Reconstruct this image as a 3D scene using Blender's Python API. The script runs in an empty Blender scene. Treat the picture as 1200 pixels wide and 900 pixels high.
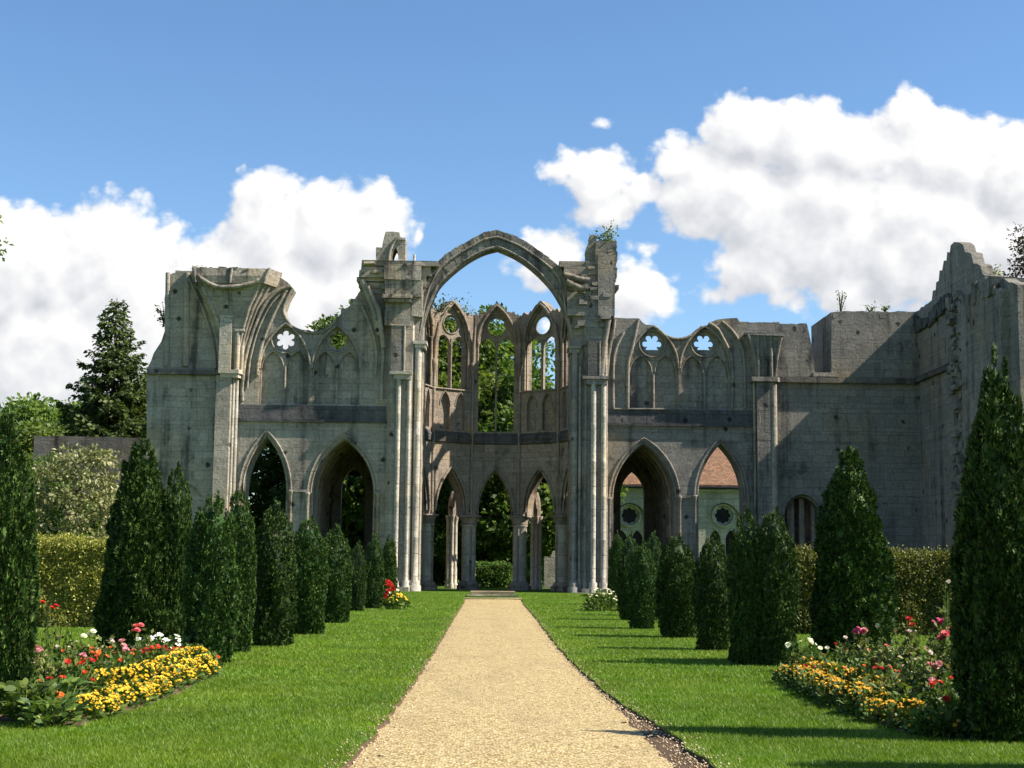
import bpy, math, random
import numpy as np
from mathutils import Vector, Matrix, Quaternion, noise
from mathutils.geometry import tessellate_polygon

random.seed(7)
RNG = np.random.default_rng(7)
PI = math.pi
R = math.radians
scene = bpy.context.scene
COL = scene.collection

# ------------------------------------------------------------------ camera
FOC = 1700.0
CAM = Vector((0, 0, 1.65))
YAW, PITCH, ROLL = R(0.95), R(7.06), R(0.6)
FW = Vector((math.sin(YAW) * math.cos(PITCH), math.cos(YAW) * math.cos(PITCH), math.sin(PITCH)))
R0 = Vector((math.cos(YAW), -math.sin(YAW), 0))
U0 = R0.cross(FW)
RT = R0 * math.cos(ROLL) + U0 * math.sin(ROLL)
UP = U0 * math.cos(ROLL) - R0 * math.sin(ROLL)
cam_data = bpy.data.cameras.new('camera')
cam_data.sensor_width = 36
cam_data.lens = FOC / 1200 * 36
cam_data.clip_start = 0.1
cam_data.clip_end = 6000
cam = bpy.data.objects.new('camera', cam_data)
COL.objects.link(cam)
m = Matrix.Identity(4)
for i in range(3):
    m[i][0], m[i][1], m[i][2], m[i][3] = RT[i], UP[i], -FW[i], CAM[i]
cam.matrix_world = m
scene.camera = cam


def ray(px, py):
    return FW * FOC + RT * (px - 600) - UP * (py - 450)


def P(px, py, Y):
    d = ray(px, py)
    return CAM + d * ((Y - CAM.y) / d.y)


def G(px, py, z=0.0):
    d = ray(px, py)
    return CAM + d * ((z - CAM.z) / d.z)


def PX(px, py, X):
    d = ray(px, py)
    return CAM + d * ((X - CAM.x) / d.x)


# ------------------------------------------------------------------ mesh builder
class MB:
    def __init__(self, worn=0.0):
        self.worn = worn
        self.v, self.f, self.s, self.m, self.p = [], [], [], [], []
        self.piece = 0

    def add(self, verts, faces, smooth=False, mi=0):
        b = len(self.v)
        self.v.extend(tuple(p) for p in verts)
        for f in faces:
            self.f.append(tuple(i + b for i in f))
            self.s.append(smooth)
            self.m.append(mi)
            self.p.append(self.piece)

    def box(self, x0, x1, y0, y1, z0, z1, mi=0):
        self.piece += 1
        v = [(x0, y0, z0), (x1, y0, z0), (x1, y1, z0), (x0, y1, z0), (x0, y0, z1), (x1, y0, z1), (x1, y1, z1), (x0, y1, z1)]
        self.add(v, [(0, 3, 2, 1), (4, 5, 6, 7), (0, 1, 5, 4), (1, 2, 6, 5), (2, 3, 7, 6), (3, 0, 4, 7)], mi=mi)

    def stone(self, x0, x1, y0, y1, z0, z1, amp=0.05):
        """a box of masonry with a broken, uneven outline"""
        self.piece += 1
        v = []
        for z in (z0, z1):
            for (x, y) in ((x0, y0), (x1, y0), (x1, y1), (x0, y1)):
                v.append((x + random.uniform(-amp, amp), y + random.uniform(-amp, amp), z + random.uniform(-amp, amp)))
        self.add(v, [(0, 3, 2, 1), (4, 5, 6, 7), (0, 1, 5, 4), (1, 2, 6, 5), (2, 3, 7, 6), (3, 0, 4, 7)])

    def prism(self, poly, z0, z1):
        self.piece += 1
        n = len(poly)
        v = [(x, y, z0) for x, y in poly] + [(x, y, z1) for x, y in poly]
        f = [(i, (i + 1) % n, (i + 1) % n + n, i + n) for i in range(n)]
        f += [tuple(range(n - 1, -1, -1)), tuple(range(n, 2 * n))]
        self.add(v, f)

    def loft(self, rings, closed=True, smooth=False, caps=True):
        n = len(rings[0])
        v = [p for r in rings for p in r]
        f = []
        for j in range(len(rings) - 1):
            for i in range(n if closed else n - 1):
                k = (i + 1) % n
                f.append((j * n + i, j * n + k, (j + 1) * n + k, (j + 1) * n + i))
        self.add(v, f, smooth)
        if caps and closed:
            self.add(rings[0], [tuple(range(n - 1, -1, -1))])
            self.add(rings[-1], [tuple(range(n))])

    def lathe(self, x, y, prof, n=20, smooth=True):
        self.piece += 1
        rings = [[(x + r * math.cos(2 * PI * i / n), y + r * math.sin(2 * PI * i / n), z) for i in range(n)] for r, z in prof]
        self.loft(rings, smooth=smooth)

    def tube(self, pts, r, n=8, closed=False):
        self.piece += 1
        pts = [Vector(p) for p in pts]
        if len(pts) < 2:
            return
        N = len(pts)
        rr = r if isinstance(r, (list, tuple)) else [r] * N
        if self.worn:
            rr = [q * random.uniform(1 - self.worn, 1 + self.worn * 0.6) for q in rr]
        rings = []
        up = None
        for i in range(N):
            if closed:
                t = pts[(i + 1) % N] - pts[i - 1]
            else:
                t = pts[min(i + 1, N - 1)] - pts[max(i - 1, 0)]
            if t.length < 1e-9:
                t = Vector((0, 0, 1))
            t.normalize()
            if up is None:
                a = Vector((0, 1, 0)) if abs(t.y) < 0.9 else Vector((1, 0, 0))
                up = (a - t * a.dot(t)).normalized()
            else:
                up = up - t * up.dot(t)
                if up.length < 1e-6:
                    up = t.orthogonal()
                up.normalize()
            s = t.cross(up)
            rings.append([pts[i] + (up * math.cos(2 * PI * k / n) + s * math.sin(2 * PI * k / n)) * rr[i] for k in range(n)])
        if closed:
            rings.append(rings[0])
            self.loft(rings, smooth=True, caps=False)
        else:
            self.loft(rings, smooth=True)

    def panel(self, outer, holes, fr, d0, d1, back=True):
        """a slab: outline with holes in the (u, z) plane of frame fr, from depth d0 to d1"""
        self.piece += 1
        O, U, N = fr
        loops = [clean(outer)] + [clean(h) for h in holes]
        flat = [p for l in loops for p in l]
        tri = tessellate_polygon([[Vector((p[0], p[1], 0)) for p in l] for l in loops])

        def pt(p, d):
            q = O + U * p[0] + N * d
            return (q.x, q.y, q.z + p[1])
        n = len(flat)
        v = [pt(p, d0) for p in flat] + [pt(p, d1) for p in flat]
        f = [tuple(t) for t in tri]
        if back:
            f += [tuple(i + n for i in reversed(t)) for t in tri]
        b = 0
        for l in loops:
            k = len(l)
            for i in range(k):
                j = (i + 1) % k
                f.append((b + i, b + j, b + j + n, b + i + n))
            b += k
        self.add(v, f)


def clean(l):
    o = []
    for p in l:
        if not o or abs(p[0] - o[-1][0]) + abs(p[1] - o[-1][1]) > 1e-4:
            o.append(p)
    if abs(o[0][0] - o[-1][0]) + abs(o[0][1] - o[-1][1]) < 1e-4:
        o.pop()
    return o


ORG = {}


SPLIT = {'arch_moulding', 'capital', 'wall_rib', 'base', 'block_edge', 'shaft', 'vault_rib', 'step', 'pinnacle', 'springer_block', 'window_tracery', 'blind_window', 'round_window'}


def obj(name, mb, mats, parent=None):
    if name in SPLIT and len(set(mb.p)) > 1:
        out_ = []
        for pc in sorted(set(mb.p)):
            ids = [i for i, q in enumerate(mb.p) if q == pc]
            used = sorted({v for i in ids for v in mb.f[i]})
            mp_ = {v: k for k, v in enumerate(used)}
            m2 = MB()
            m2.v = [mb.v[v] for v in used]
            m2.f = [tuple(mp_[v] for v in mb.f[i]) for i in ids]
            m2.s = [mb.s[i] for i in ids]
            m2.m = [mb.m[i] for i in ids]
            m2.p = [0] * len(ids)
            sub_name = name if not out_ or name not in ('window_tracery', 'blind_window', 'round_window', 'pinnacle') else {'window_tracery': 'tracery_moulding', 'blind_window': 'tracery_moulding', 'round_window': 'window_ring', 'pinnacle': 'pinnacle_stone'}[name]
            out_.append(obj_one(sub_name, m2, mats, parent))
        return out_[0]
    return obj_one(name, mb, mats, parent)


def obj_one(name, mb, mats, parent=None):
    me = bpy.data.meshes.new(name)
    me.from_pydata(mb.v, [], mb.f)
    for mm in (mats if isinstance(mats, (list, tuple)) else [mats]):
        me.materials.append(mm)
    me.polygons.foreach_set('use_smooth', mb.s)
    me.polygons.foreach_set('material_index', mb.m)
    me.update()
    o = bpy.data.objects.new(name, me)
    COL.objects.link(o)
    if parent is not None:
        o.parent = parent
        if parent.name in ORG:                      # static thing: parts are modelled in world coordinates
            o.location = -ORG[parent.name]
    return o


def obj_np(name, V, F, mats, parent=None, mi=None):
    """mesh from numpy arrays; F is (n,3) or (n,4)"""
    me = bpy.data.meshes.new(name)
    k = F.shape[1]
    me.vertices.add(len(V))
    me.vertices.foreach_set('co', np.ascontiguousarray(V, dtype=np.float32).ravel())
    me.loops.add(F.size)
    me.loops.foreach_set('vertex_index', np.ascontiguousarray(F, dtype=np.int32).ravel())
    me.polygons.add(len(F))
    me.polygons.foreach_set('loop_start', np.arange(0, F.size, k, dtype=np.int32))
    if mi is not None:
        me.polygons.foreach_set('material_index', np.ascontiguousarray(mi, dtype=np.int32))
    me.update(calc_edges=True)
    for mm in (mats if isinstance(mats, (list, tuple)) else [mats]):
        me.materials.append(mm)
    o = bpy.data.objects.new(name, me)
    COL.objects.link(o)
    if parent is not None:
        o.parent = parent
    return o


def tag(o, label=None, cat=None, group=None, kind=None):
    if label: o['label'] = label
    if cat: o['category'] = cat
    if group: o['group'] = group
    if kind: o['kind'] = kind
    return o


def thing(name, loc, label, cat, group=None, static=False, rz=0):
    e = bpy.data.objects.new(name, None)
    e.empty_display_size = 0.3
    e.location = loc
    e.rotation_euler = (0, 0, rz)
    COL.objects.link(e)
    if static:
        ORG[e.name] = Vector(loc)
    return tag(e, label, cat, group)


def kids(o):
    return [c for c in bpy.data.objects if c.parent == o]


def copy_tree(o, label=None, group=None):
    c = o.copy()
    COL.objects.link(c)
    if label: c['label'] = label
    if group: c['group'] = group
    for ch in o.children:
        d = ch.copy()
        COL.objects.link(d)
        d.parent = c
        for g in ch.children:
            e = g.copy()
            COL.objects.link(e)
            e.parent = d
    return c


# ------------------------------------------------------------------ materials
class NT:
    def __init__(self, tree):
        self.t = tree
        self.n = tree.nodes
        self.l = tree.links

    def new(self, typ, **kw):
        nd = self.n.new(typ)
        for k, v in kw.items():
            setattr(nd, k, v)
        return nd

    def put(self, sock, val):
        if isinstance(val, bpy.types.NodeSocket):
            self.l.new(val, sock)
        else:
            if hasattr(sock.default_value, '__len__') and not hasattr(val, '__len__'):
                val = (val,) * len(sock.default_value)
            elif hasattr(sock.default_value, '__len__') and len(sock.default_value) == 4 and len(val) == 3:
                val = (*val, 1)
            sock.default_value = val

    def math(self, op, a, b=0.0, c=0.0, clamp=False):
        nd = self.new('ShaderNodeMath', operation=op, use_clamp=clamp)
        for i, v in enumerate((a, b, c)):
            self.put(nd.inputs[i], v)
        return nd.outputs[0]

    def vmath(self, op, a, b=(0, 0, 0)):
        nd = self.new('ShaderNodeVectorMath', operation=op)
        self.put(nd.inputs[0], a)
        if op == 'SCALE':
            self.put(nd.inputs[3], b)
        else:
            self.put(nd.inputs[1], b)
        return nd.outputs['Value'] if op in ('LENGTH', 'DOT_PRODUCT', 'DISTANCE') else nd.outputs[0]

    def mix(self, fac, a, b, blend='MIX'):
        nd = self.new('ShaderNodeMix', data_type='RGBA', blend_type=blend)
        self.put(nd.inputs[0], fac)
        self.put(nd.inputs[6], a)
        self.put(nd.inputs[7], b)
        return nd.outputs[2]

    def ramp(self, fac, stops, interp='LINEAR'):
        nd = self.new('ShaderNodeValToRGB')
        cr = nd.color_ramp
        cr.interpolation = interp
        while len(cr.elements) < len(stops):
            cr.elements.new(0.5)
        for e, (p, c) in zip(cr.elements, stops):
            e.position = p
            e.color = (*c, 1) if hasattr(c, '__len__') else (c, c, c, 1)
        self.put(nd.inputs[0], fac)
        return nd.outputs[0]

    def noise(self, vec, scale, detail=4, rough=0.55, dist=0.0, dim='3D'):
        nd = self.new('ShaderNodeTexNoise', noise_dimensions=dim)
        if vec is not None:
            self.put(nd.inputs['Vector'], vec)
        for k, v in (('Scale', scale), ('Detail', detail), ('Roughness', rough), ('Distortion', dist)):
            self.put(nd.inputs[k], v)
        return nd.outputs[0]

    def maprange(self, v, a, b, c=0.0, d=1.0, smooth=False):
        nd = self.new('ShaderNodeMapRange', interpolation_type='SMOOTHSTEP' if smooth else 'LINEAR')
        for i, x in enumerate((v, a, b, c, d)):
            self.put(nd.inputs[i], x)
        return nd.outputs[0]


def newmat(name):
    mt = bpy.data.materials.new(name)
    mt.use_nodes = True
    mt.node_tree.nodes.clear()
    nt = NT(mt.node_tree)
    out = nt.new('ShaderNodeOutputMaterial')
    return mt, nt, out


def principled(nt, color, rough=0.9, spec=0.25, normal=None):
    b = nt.new('ShaderNodeBsdfPrincipled')
    nt.put(b.inputs['Base Color'], color)
    nt.put(b.inputs['Roughness'], rough)
    nt.put(b.inputs['Specular IOR Level'], spec)
    if normal is not None:
        nt.put(b.inputs['Normal'], normal)
    return b.outputs[0]


def bump(nt, h, dist=0.02, strength=0.6):
    b = nt.new('ShaderNodeBump')
    nt.put(b.inputs['Height'], h)
    nt.put(b.inputs['Distance'], dist)
    nt.put(b.inputs['Strength'], strength)
    return b.outputs[0]


def stone_mat(name, c1, c2, dark, course=0.24, stain=0.5, moss=0.5, mortar=1.0, brick=True, pock=1.0):
    mt, nt, out = newmat(name)
    geo = nt.new('ShaderNodeNewGeometry')
    pos = geo.outputs['Position']
    sx = nt.new('ShaderNodeSeparateXYZ')
    nt.put(sx.inputs[0], pos)
    u = nt.math('ADD', sx.outputs[0], sx.outputs[1])
    cx = nt.new('ShaderNodeCombineXYZ')
    nt.put(cx.inputs[0], u)
    nt.put(cx.inputs[1], sx.outputs[2])
    wob = nt.noise(pos, 0.9, 3)
    wob2 = nt.noise(pos, 2.3, 2)
    wv = nt.new('ShaderNodeCombineXYZ')
    nt.put(wv.inputs[0], nt.math('MULTIPLY', wob2, 0.22))
    nt.put(wv.inputs[1], nt.math('ADD', nt.math('MULTIPLY', wob, 0.12), nt.math('MULTIPLY', nt.noise(cx.outputs[0], 5.0, 2), 0.05)))
    vv = nt.new('ShaderNodeSeparateXYZ')
    nt.put(vv.inputs[0], nt.vmath('ADD', cx.outputs[0], wv.outputs[0]))
    zn = nt.new('ShaderNodeTexNoise', noise_dimensions='1D')
    nt.put(zn.inputs['W'], vv.outputs[1])
    nt.put(zn.inputs['Scale'], 0.9)
    nt.put(zn.inputs['Detail'], 2.0)
    zr = nt.math('ADD', vv.outputs[1], nt.math('MULTIPLY', zn.outputs[0], 1.1))
    row = nt.math('FLOOR', nt.math('DIVIDE', zr, course))
    rnd_ = nt.math('FRACT', nt.math('MULTIPLY', nt.math('SINE', nt.math('MULTIPLY', row, 12.9898)), 437.585))
    xr = nt.math('ADD', vv.outputs[0], nt.math('MULTIPLY', rnd_, 3.7))
    xn = nt.new('ShaderNodeTexNoise', noise_dimensions='1D')
    nt.put(xn.inputs['W'], nt.math('ADD', xr, nt.math('MULTIPLY', row, 7.3)))
    nt.put(xn.inputs['Scale'], 0.8)
    nt.put(xn.inputs['Detail'], 1.0)
    xr = nt.math('ADD', xr, nt.math('MULTIPLY', xn.outputs[0], 1.0))
    vc = nt.new('ShaderNodeCombineXYZ')
    nt.put(vc.inputs[0], xr)
    nt.put(vc.inputs[1], zr)
    vec = vc.outputs[0]
    br = nt.new('ShaderNodeTexBrick')
    br.offset = 0.0
    nt.put(br.inputs['Vector'], vec)
    nt.put(br.inputs['Color1'], (0.0, 0.0, 0.0))
    nt.put(br.inputs['Color2'], (1.0, 1.0, 1.0))
    nt.put(br.inputs['Mortar'], (0.5, 0.5, 0.5))
    nt.put(br.inputs['Scale'], 1.0)
    nt.put(br.inputs['Mortar Size'], 0.010)
    nt.put(br.inputs['Mortar Smooth'], 0.8)
    nt.put(br.inputs['Brick Width'], course * 1.9)
    nt.put(br.inputs['Row Height'], course)
    big = nt.noise(pos, 0.20, 6, 0.65)
    mid = nt.noise(pos, 1.1, 7, 0.68)
    fine = nt.noise(pos, 8.0, 6, 0.70)
    st = nt.new('ShaderNodeMapping')
    nt.put(st.inputs['Vector'], pos)
    nt.put(st.inputs['Scale'], (1.5, 1.5, 0.10))
    streak = nt.noise(st.outputs[0], 1.0, 6, 0.62)

    def grey(v):
        q = nt.new('ShaderNodeCombineColor')
        for i in range(3):
            nt.put(q.inputs[i], v)
        return q.outputs[0]
    f = nt.maprange(nt.math('ADD', nt.math('MULTIPLY', big, 0.65), nt.math('MULTIPLY', mid, 0.35)), 0.38, 0.62)
    col = nt.mix(f, c1, c2)
    warm = nt.noise(nt.vmath('ADD', pos, (31, 7, 5)), 0.33, 5, 0.6)
    col = nt.mix(nt.math('MULTIPLY', nt.maprange(warm, 0.50, 0.66), 0.55), col, (c2[0] * 1.05, c2[1] * 0.90, c2[2] * 0.68))
    if brick:
        col = nt.mix(1.0, col, grey(nt.maprange(br.outputs[0], 0, 1, 0.86, 1.10)), 'MULTIPLY')
    col = nt.mix(1.0, col, grey(nt.maprange(fine, 0.25, 0.75, 0.62, 1.30)), 'MULTIPLY')
    sf = nt.math('MULTIPLY', nt.maprange(nt.math('ADD', nt.math('MULTIPLY', streak, 0.65), nt.math('MULTIPLY', mid, 0.35)), 0.49, 0.64, smooth=True), stain)
    col = nt.mix(sf, col, dark)
    # black crust in patches
    cr = nt.noise(nt.vmath('ADD', pos, (3, 17, 9)), 0.55, 8, 0.7)
    col = nt.mix(nt.math('MULTIPLY', nt.maprange(cr, 0.58, 0.66, smooth=True), 0.6 * stain), col, (dark[0] * 0.75, dark[1] * 0.75, dark[2] * 0.75))
    # pale lichen
    li = nt.noise(nt.vmath('ADD', pos, (11, 2, 23)), 2.6, 7, 0.7)
    col = nt.mix(nt.math('MULTIPLY', nt.maprange(li, 0.63, 0.70), 0.35), col, (0.46, 0.45, 0.40))
    if brick:
        mf = nt.math('MULTIPLY', br.outputs['Fac'], nt.maprange(mid, 0.42, 0.64, 0.0, 0.60))
        col = nt.mix(nt.math('MULTIPLY', mf, mortar), col, (dark[0] * 0.8, dark[1] * 0.8, dark[2] * 0.75))
    nz = nt.new('ShaderNodeSeparateXYZ')
    nt.put(nz.inputs[0], geo.outputs['Normal'])
    upf = nt.math('MULTIPLY', nt.maprange(nz.outputs[2], 0.35, 0.8), nt.maprange(mid, 0.35, 0.6))
    col = nt.mix(nt.math('MULTIPLY', upf, moss), col, (0.055, 0.055, 0.035))
    vo = nt.new('ShaderNodeTexVoronoi', feature='F1')
    nt.put(vo.inputs['Vector'], pos)
    nt.put(vo.inputs['Scale'], 0.95)
    hole = nt.maprange(nt.math('ADD', vo.outputs['Distance'], nt.math('MULTIPLY', fine, 0.16)), 0.15, 0.21, 1.0, 0.0)
    h = nt.math('ADD', nt.math('MULTIPLY', fine, 0.7), nt.math('MULTIPLY', mid, 0.8))
    h = nt.math('SUBTRACT', h, nt.math('MULTIPLY', hole, 1.4 * pock))
    if brick:
        h = nt.math('SUBTRACT', h, nt.math('MULTIPLY', br.outputs['Fac'], 0.55 * mortar))
        h = nt.math('ADD', h, nt.math('MULTIPLY', br.outputs[0], 0.16))
    col = nt.mix(nt.math('MULTIPLY', hole, 0.75 * pock), col, (dark[0] * 0.5, dark[1] * 0.5, dark[2] * 0.5))
    sh = principled(nt, col, 0.95, 0.12, bump(nt, h, 0.06, 0.9))
    nt.l.new(sh, out.inputs[0])
    return mt


def leaf_mat(name, stops, trans=0.3, rough=0.55, spec=0.3, objvar=0.15):
    mt, nt, out = newmat(name)
    geo = nt.new('ShaderNodeNewGeometry')
    oi = nt.new('ShaderNodeObjectInfo')
    r = geo.outputs['Random Per Island']
    col = nt.ramp(r, stops)
    hs = nt.new('ShaderNodeHueSaturation')
    nt.put(hs.inputs['Color'], col)
    nt.put(hs.inputs['Value'], nt.maprange(oi.outputs['Random'], 0, 1, 1 - objvar, 1 + objvar))
    nt.put(hs.inputs['Hue'], nt.maprange(oi.outputs['Random'], 0, 1, 0.492, 0.508))
    col = hs.outputs[0]
    p = principled(nt, col, rough, spec)
    if trans > 0:
        tr = nt.new('ShaderNodeBsdfTranslucent')
        tc = nt.mix(1.0, col, (1.0, 1.1, 0.55), 'MULTIPLY')
        nt.put(tr.inputs[0], tc)
        mx = nt.new('ShaderNodeMixShader')
        nt.put(mx.inputs[0], trans)
        nt.l.new(p, mx.inputs[1])
        nt.l.new(tr.outputs[0], mx.inputs[2])
        p = mx.outputs[0]
    nt.l.new(p, out.inputs[0])
    return mt


def plain_mat(name, c1, c2, scale=4, rough=0.9, bumpd=0.02):
    mt, nt, out = newmat(name)
    geo = nt.new('ShaderNodeNewGeometry')
    n1 = nt.noise(geo.outputs['Position'], scale, 6, 0.65)
    col = nt.mix(nt.maprange(n1, 0.3, 0.7), c1, c2)
    nt.l.new(principled(nt, col, rough, 0.15, bump(nt, n1, bumpd, 0.7)), out.inputs[0])
    return mt


STONE = stone_mat('stone', (0.255, 0.224, 0.182), (0.425, 0.370, 0.295), (0.050, 0.046, 0.043), 0.34, 0.85, mortar=0.6, pock=1.2)
STONE_R = stone_mat('stone_grey', (0.182, 0.165, 0.147), (0.300, 0.268, 0.226), (0.042, 0.040, 0.040), 0.32, 0.85, mortar=0.7, pock=1.1)
STONE_MID = stone_mat('stone_weathered', (0.10, 0.09, 0.08), (0.22, 0.195, 0.165), (0.035, 0.032, 0.030), 0.27, 0.9, mortar=0.7)
STONE_PALE = stone_mat('stone_pale', (0.40, 0.36, 0.295), (0.52, 0.465, 0.38), (0.13, 0.115, 0.095), 0.55, 0.55, mortar=0.9, pock=0.3)
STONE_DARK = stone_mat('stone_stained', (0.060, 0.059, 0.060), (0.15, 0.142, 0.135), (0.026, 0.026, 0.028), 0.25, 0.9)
STONE_WARM = stone_mat('stone_warm', (0.235, 0.190, 0.150), (0.36, 0.298, 0.235), (0.062, 0.050, 0.041), 0.30, 0.8, mortar=0.7)
RUBBLE = stone_mat('rubble_stone', (0.22, 0.21, 0.18), (0.46, 0.43, 0.38), (0.07, 0.065, 0.055), 0.16, 0.7, mortar=1.6, pock=1.5)
STONE_STEP = stone_mat('stone_step', (0.42, 0.34, 0.22), (0.55, 0.46, 0.31), (0.2, 0.15, 0.1), 0.9, 0.3, moss=0.1, pock=0.2)
WALL_PALE = stone_mat('pale_ashlar', (0.38, 0.37, 0.28), (0.48, 0.46, 0.36), (0.15, 0.14, 0.10), 0.36, 0.55, mortar=1.2)
WOOD_BROWN = plain_mat('brown_timber', (0.10, 0.06, 0.035), (0.19, 0.12, 0.07), 6)
BARK = plain_mat('bark', (0.045, 0.035, 0.025), (0.10, 0.08, 0.06), 9, bumpd=0.05)
DARKGLASS = plain_mat('dark_glazing', (0.012, 0.013, 0.015), (0.03, 0.03, 0.033), 3, 0.25, 0.001)

THUJA = leaf_mat('thuja_leaf', [(0, (0.009, 0.023, 0.004)), (0.4, (0.022, 0.054, 0.008)), (0.8, (0.058, 0.112, 0.015)), (0.965, (0.125, 0.195, 0.035)), (0.985, (0.11, 0.075, 0.03))], 0.05, 0.6, 0.2)
HEDGE_Y = leaf_mat('golden_hedge_leaf', [(0, (0.13, 0.145, 0.02)), (0.5, (0.26, 0.265, 0.035)), (0.85, (0.42, 0.395, 0.09)), (1, (0.55, 0.51, 0.20))], 0.35)
HEDGE_R = leaf_mat('shaded_hedge_leaf', [(0, (0.055, 0.075, 0.010)), (0.5, (0.125, 0.14, 0.018)), (0.85, (0.21, 0.205, 0.035)), (1, (0.33, 0.31, 0.10))], 0.25)  # right hedge: golden leaf darkened, the shade on its face put into the colour
HEDGE_G = leaf_mat('green_hedge_leaf', [(0, (0.05, 0.10, 0.018)), (0.6, (0.09, 0.16, 0.026)), (1, (0.16, 0.22, 0.05))], 0.3)
TREE_A = leaf_mat('tree_leaf', [(0, (0.045, 0.085, 0.018)), (0.6, (0.09, 0.15, 0.026)), (1, (0.17, 0.22, 0.045))], 0.45)
TREE_B = leaf_mat('tree_leaf_bright', [(0, (0.065, 0.11, 0.02)), (0.6, (0.125, 0.18, 0.03)), (1, (0.21, 0.25, 0.05))], 0.45)
TREE_P = leaf_mat('purple_leaf', [(0, (0.03, 0.022, 0.022)), (0.6, (0.065, 0.045, 0.04)), (1, (0.10, 0.09, 0.05))], 0.25)
FIR = leaf_mat('fir_needle', [(0, (0.030, 0.052, 0.014)), (0.6, (0.068, 0.105, 0.022)), (1, (0.13, 0.16, 0.04))], 0.25)
PALE = leaf_mat('variegated_leaf', [(0, (0.09, 0.11, 0.03)), (0.4, (0.17, 0.185, 0.06)), (0.8, (0.30, 0.29, 0.13)), (1, (0.48, 0.45, 0.26))], 0.25)
PLANT = leaf_mat('garden_leaf', [(0, (0.035, 0.070, 0.012)), (0.6, (0.085, 0.145, 0.022)), (1, (0.20, 0.25, 0.05))], 0.3)
ROSELEAF = leaf_mat('rose_leaf', [(0, (0.035, 0.055, 0.014)), (0.5, (0.10, 0.135, 0.025)), (0.85, (0.22, 0.24, 0.06)), (0.93, (0.28, 0.26, 0.10)), (1, (0.20, 0.09, 0.04))], 0.35)
GRASS = leaf_mat('grass_blade', [(0, (0.085, 0.165, 0.005)), (0.5, (0.145, 0.250, 0.007)), (0.92, (0.205, 0.305, 0.012)), (1, (0.30, 0.35, 0.07))], 0.35, 0.45, 0.25, 0)
_nt = NT(GRASS.node_tree)
_hs = [n for n in GRASS.node_tree.nodes if n.bl_idname == 'ShaderNodeHueSaturation'][0]
_gp = _nt.new('ShaderNodeNewGeometry').outputs['Position']
_pn = _nt.noise(_gp, 0.45, 5, 0.6)
_pq = _nt.noise(_gp, 2.2, 4, 0.6)
_nt.put(_hs.inputs['Value'], _nt.math('MULTIPLY', _nt.maprange(_pn, 0.32, 0.68, 0.76, 1.20), _nt.maprange(_pq, 0.3, 0.7, 0.86, 1.14)))
_nt.put(_hs.inputs['Hue'], _nt.maprange(_nt.noise(_nt.vmath('ADD', _gp, (40, 3, 1)), 0.6, 4, 0.6), 0.3, 0.7, 0.484, 0.510))
_nt.put(_hs.inputs['Saturation'], _nt.maprange(_pq, 0.3, 0.75, 1.04, 0.86))


def petal_mat(name, c1, c2):
    return leaf_mat(name, [(0, c1), (1, c2)], 0.3, 0.5, 0.2, 0.1)


YELLOW = petal_mat('yellow_petal', (0.80, 0.44, 0.015), (0.86, 0.60, 0.05))
GOLD = petal_mat('gold_petal', (0.62, 0.27, 0.012), (0.80, 0.46, 0.04))
RED = petal_mat('red_petal', (0.50, 0.018, 0.012), (0.62, 0.045, 0.02))
ORANGE = petal_mat('orange_red_petal', (0.62, 0.075, 0.02), (0.70, 0.14, 0.03))
PINK = petal_mat('pink_petal', (0.70, 0.20, 0.25), (0.80, 0.42, 0.44))
MAGENTA = petal_mat('magenta_petal', (0.62, 0.03, 0.16), (0.74, 0.12, 0.26))
CORAL = petal_mat('coral_petal', (0.66, 0.06, 0.07), (0.76, 0.20, 0.20))
WHITE = petal_mat('white_petal', (0.80, 0.80, 0.74), (0.86, 0.86, 0.82))
CREAM = petal_mat('cream_petal', (0.78, 0.74, 0.45), (0.84, 0.82, 0.62))

# ------------------------------------------------------------------ the abbey ruin
X_, Y_, Z_ = Vector((1, 0, 0)), Vector((0, 1, 0)), Vector((0, 0, 1))
FAC = (Vector((0, 70, 0)), X_, Y_)
ZB = -0.3


def xz(px, py, Y=70):
    p = P(px, py, Y)
    return (p.x, p.z)


def XX(px, Y=70, py=560):
    return P(px, py, Y).x


def ZZ(py, px=580, Y=70):
    return P(px, py, Y).z


def LL(pts, Y=70):
    return [xz(x, y, Y) for x, y in pts]


def pointed(x0, x1, zs, za, n=10):
    w, h = (x1 - x0) / 2, za - zs
    r = (w * w + h * h) / (2 * w)
    c = x0 + r
    a = math.asin(max(-1, min(1, h / r)))
    if h > 0 and r < w:
        a = PI - a
    left = [(c - r * math.cos(a * i / n), zs + r * math.sin(a * i / n)) for i in range(n + 1)]
    m_ = (x0 + x1) / 2
    left[-1] = (m_, za)
    return left + [(2 * m_ - x, z) for x, z in reversed(left[:-1])]


def arch(x0, x1, zs, za, zb, inset=0.0):
    return [(x0 + inset, zb)] + pointed(x0 + inset, x1 - inset, zs, za - inset * 1.2) + [(x1 - inset, zb)]


def arch_px(x0, x1, ys, ya, yb=None, Y=70, inset=0.0):
    a, b = xz(x0, ys, Y), xz(x1, ys, Y)
    ap = xz((x0 + x1) / 2, ya, Y)
    zb = ZB + 0.03 if yb is None else ZZ(yb, (x0 + x1) / 2, Y)
    return arch(a[0], b[0], (a[1] + b[1]) / 2, ap[1], zb, inset)


def circle(cx, cz, r, n=20):
    return [(cx + r * math.cos(2 * PI * i / n), cz + r * math.sin(2 * PI * i / n)) for i in range(n)]


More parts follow.
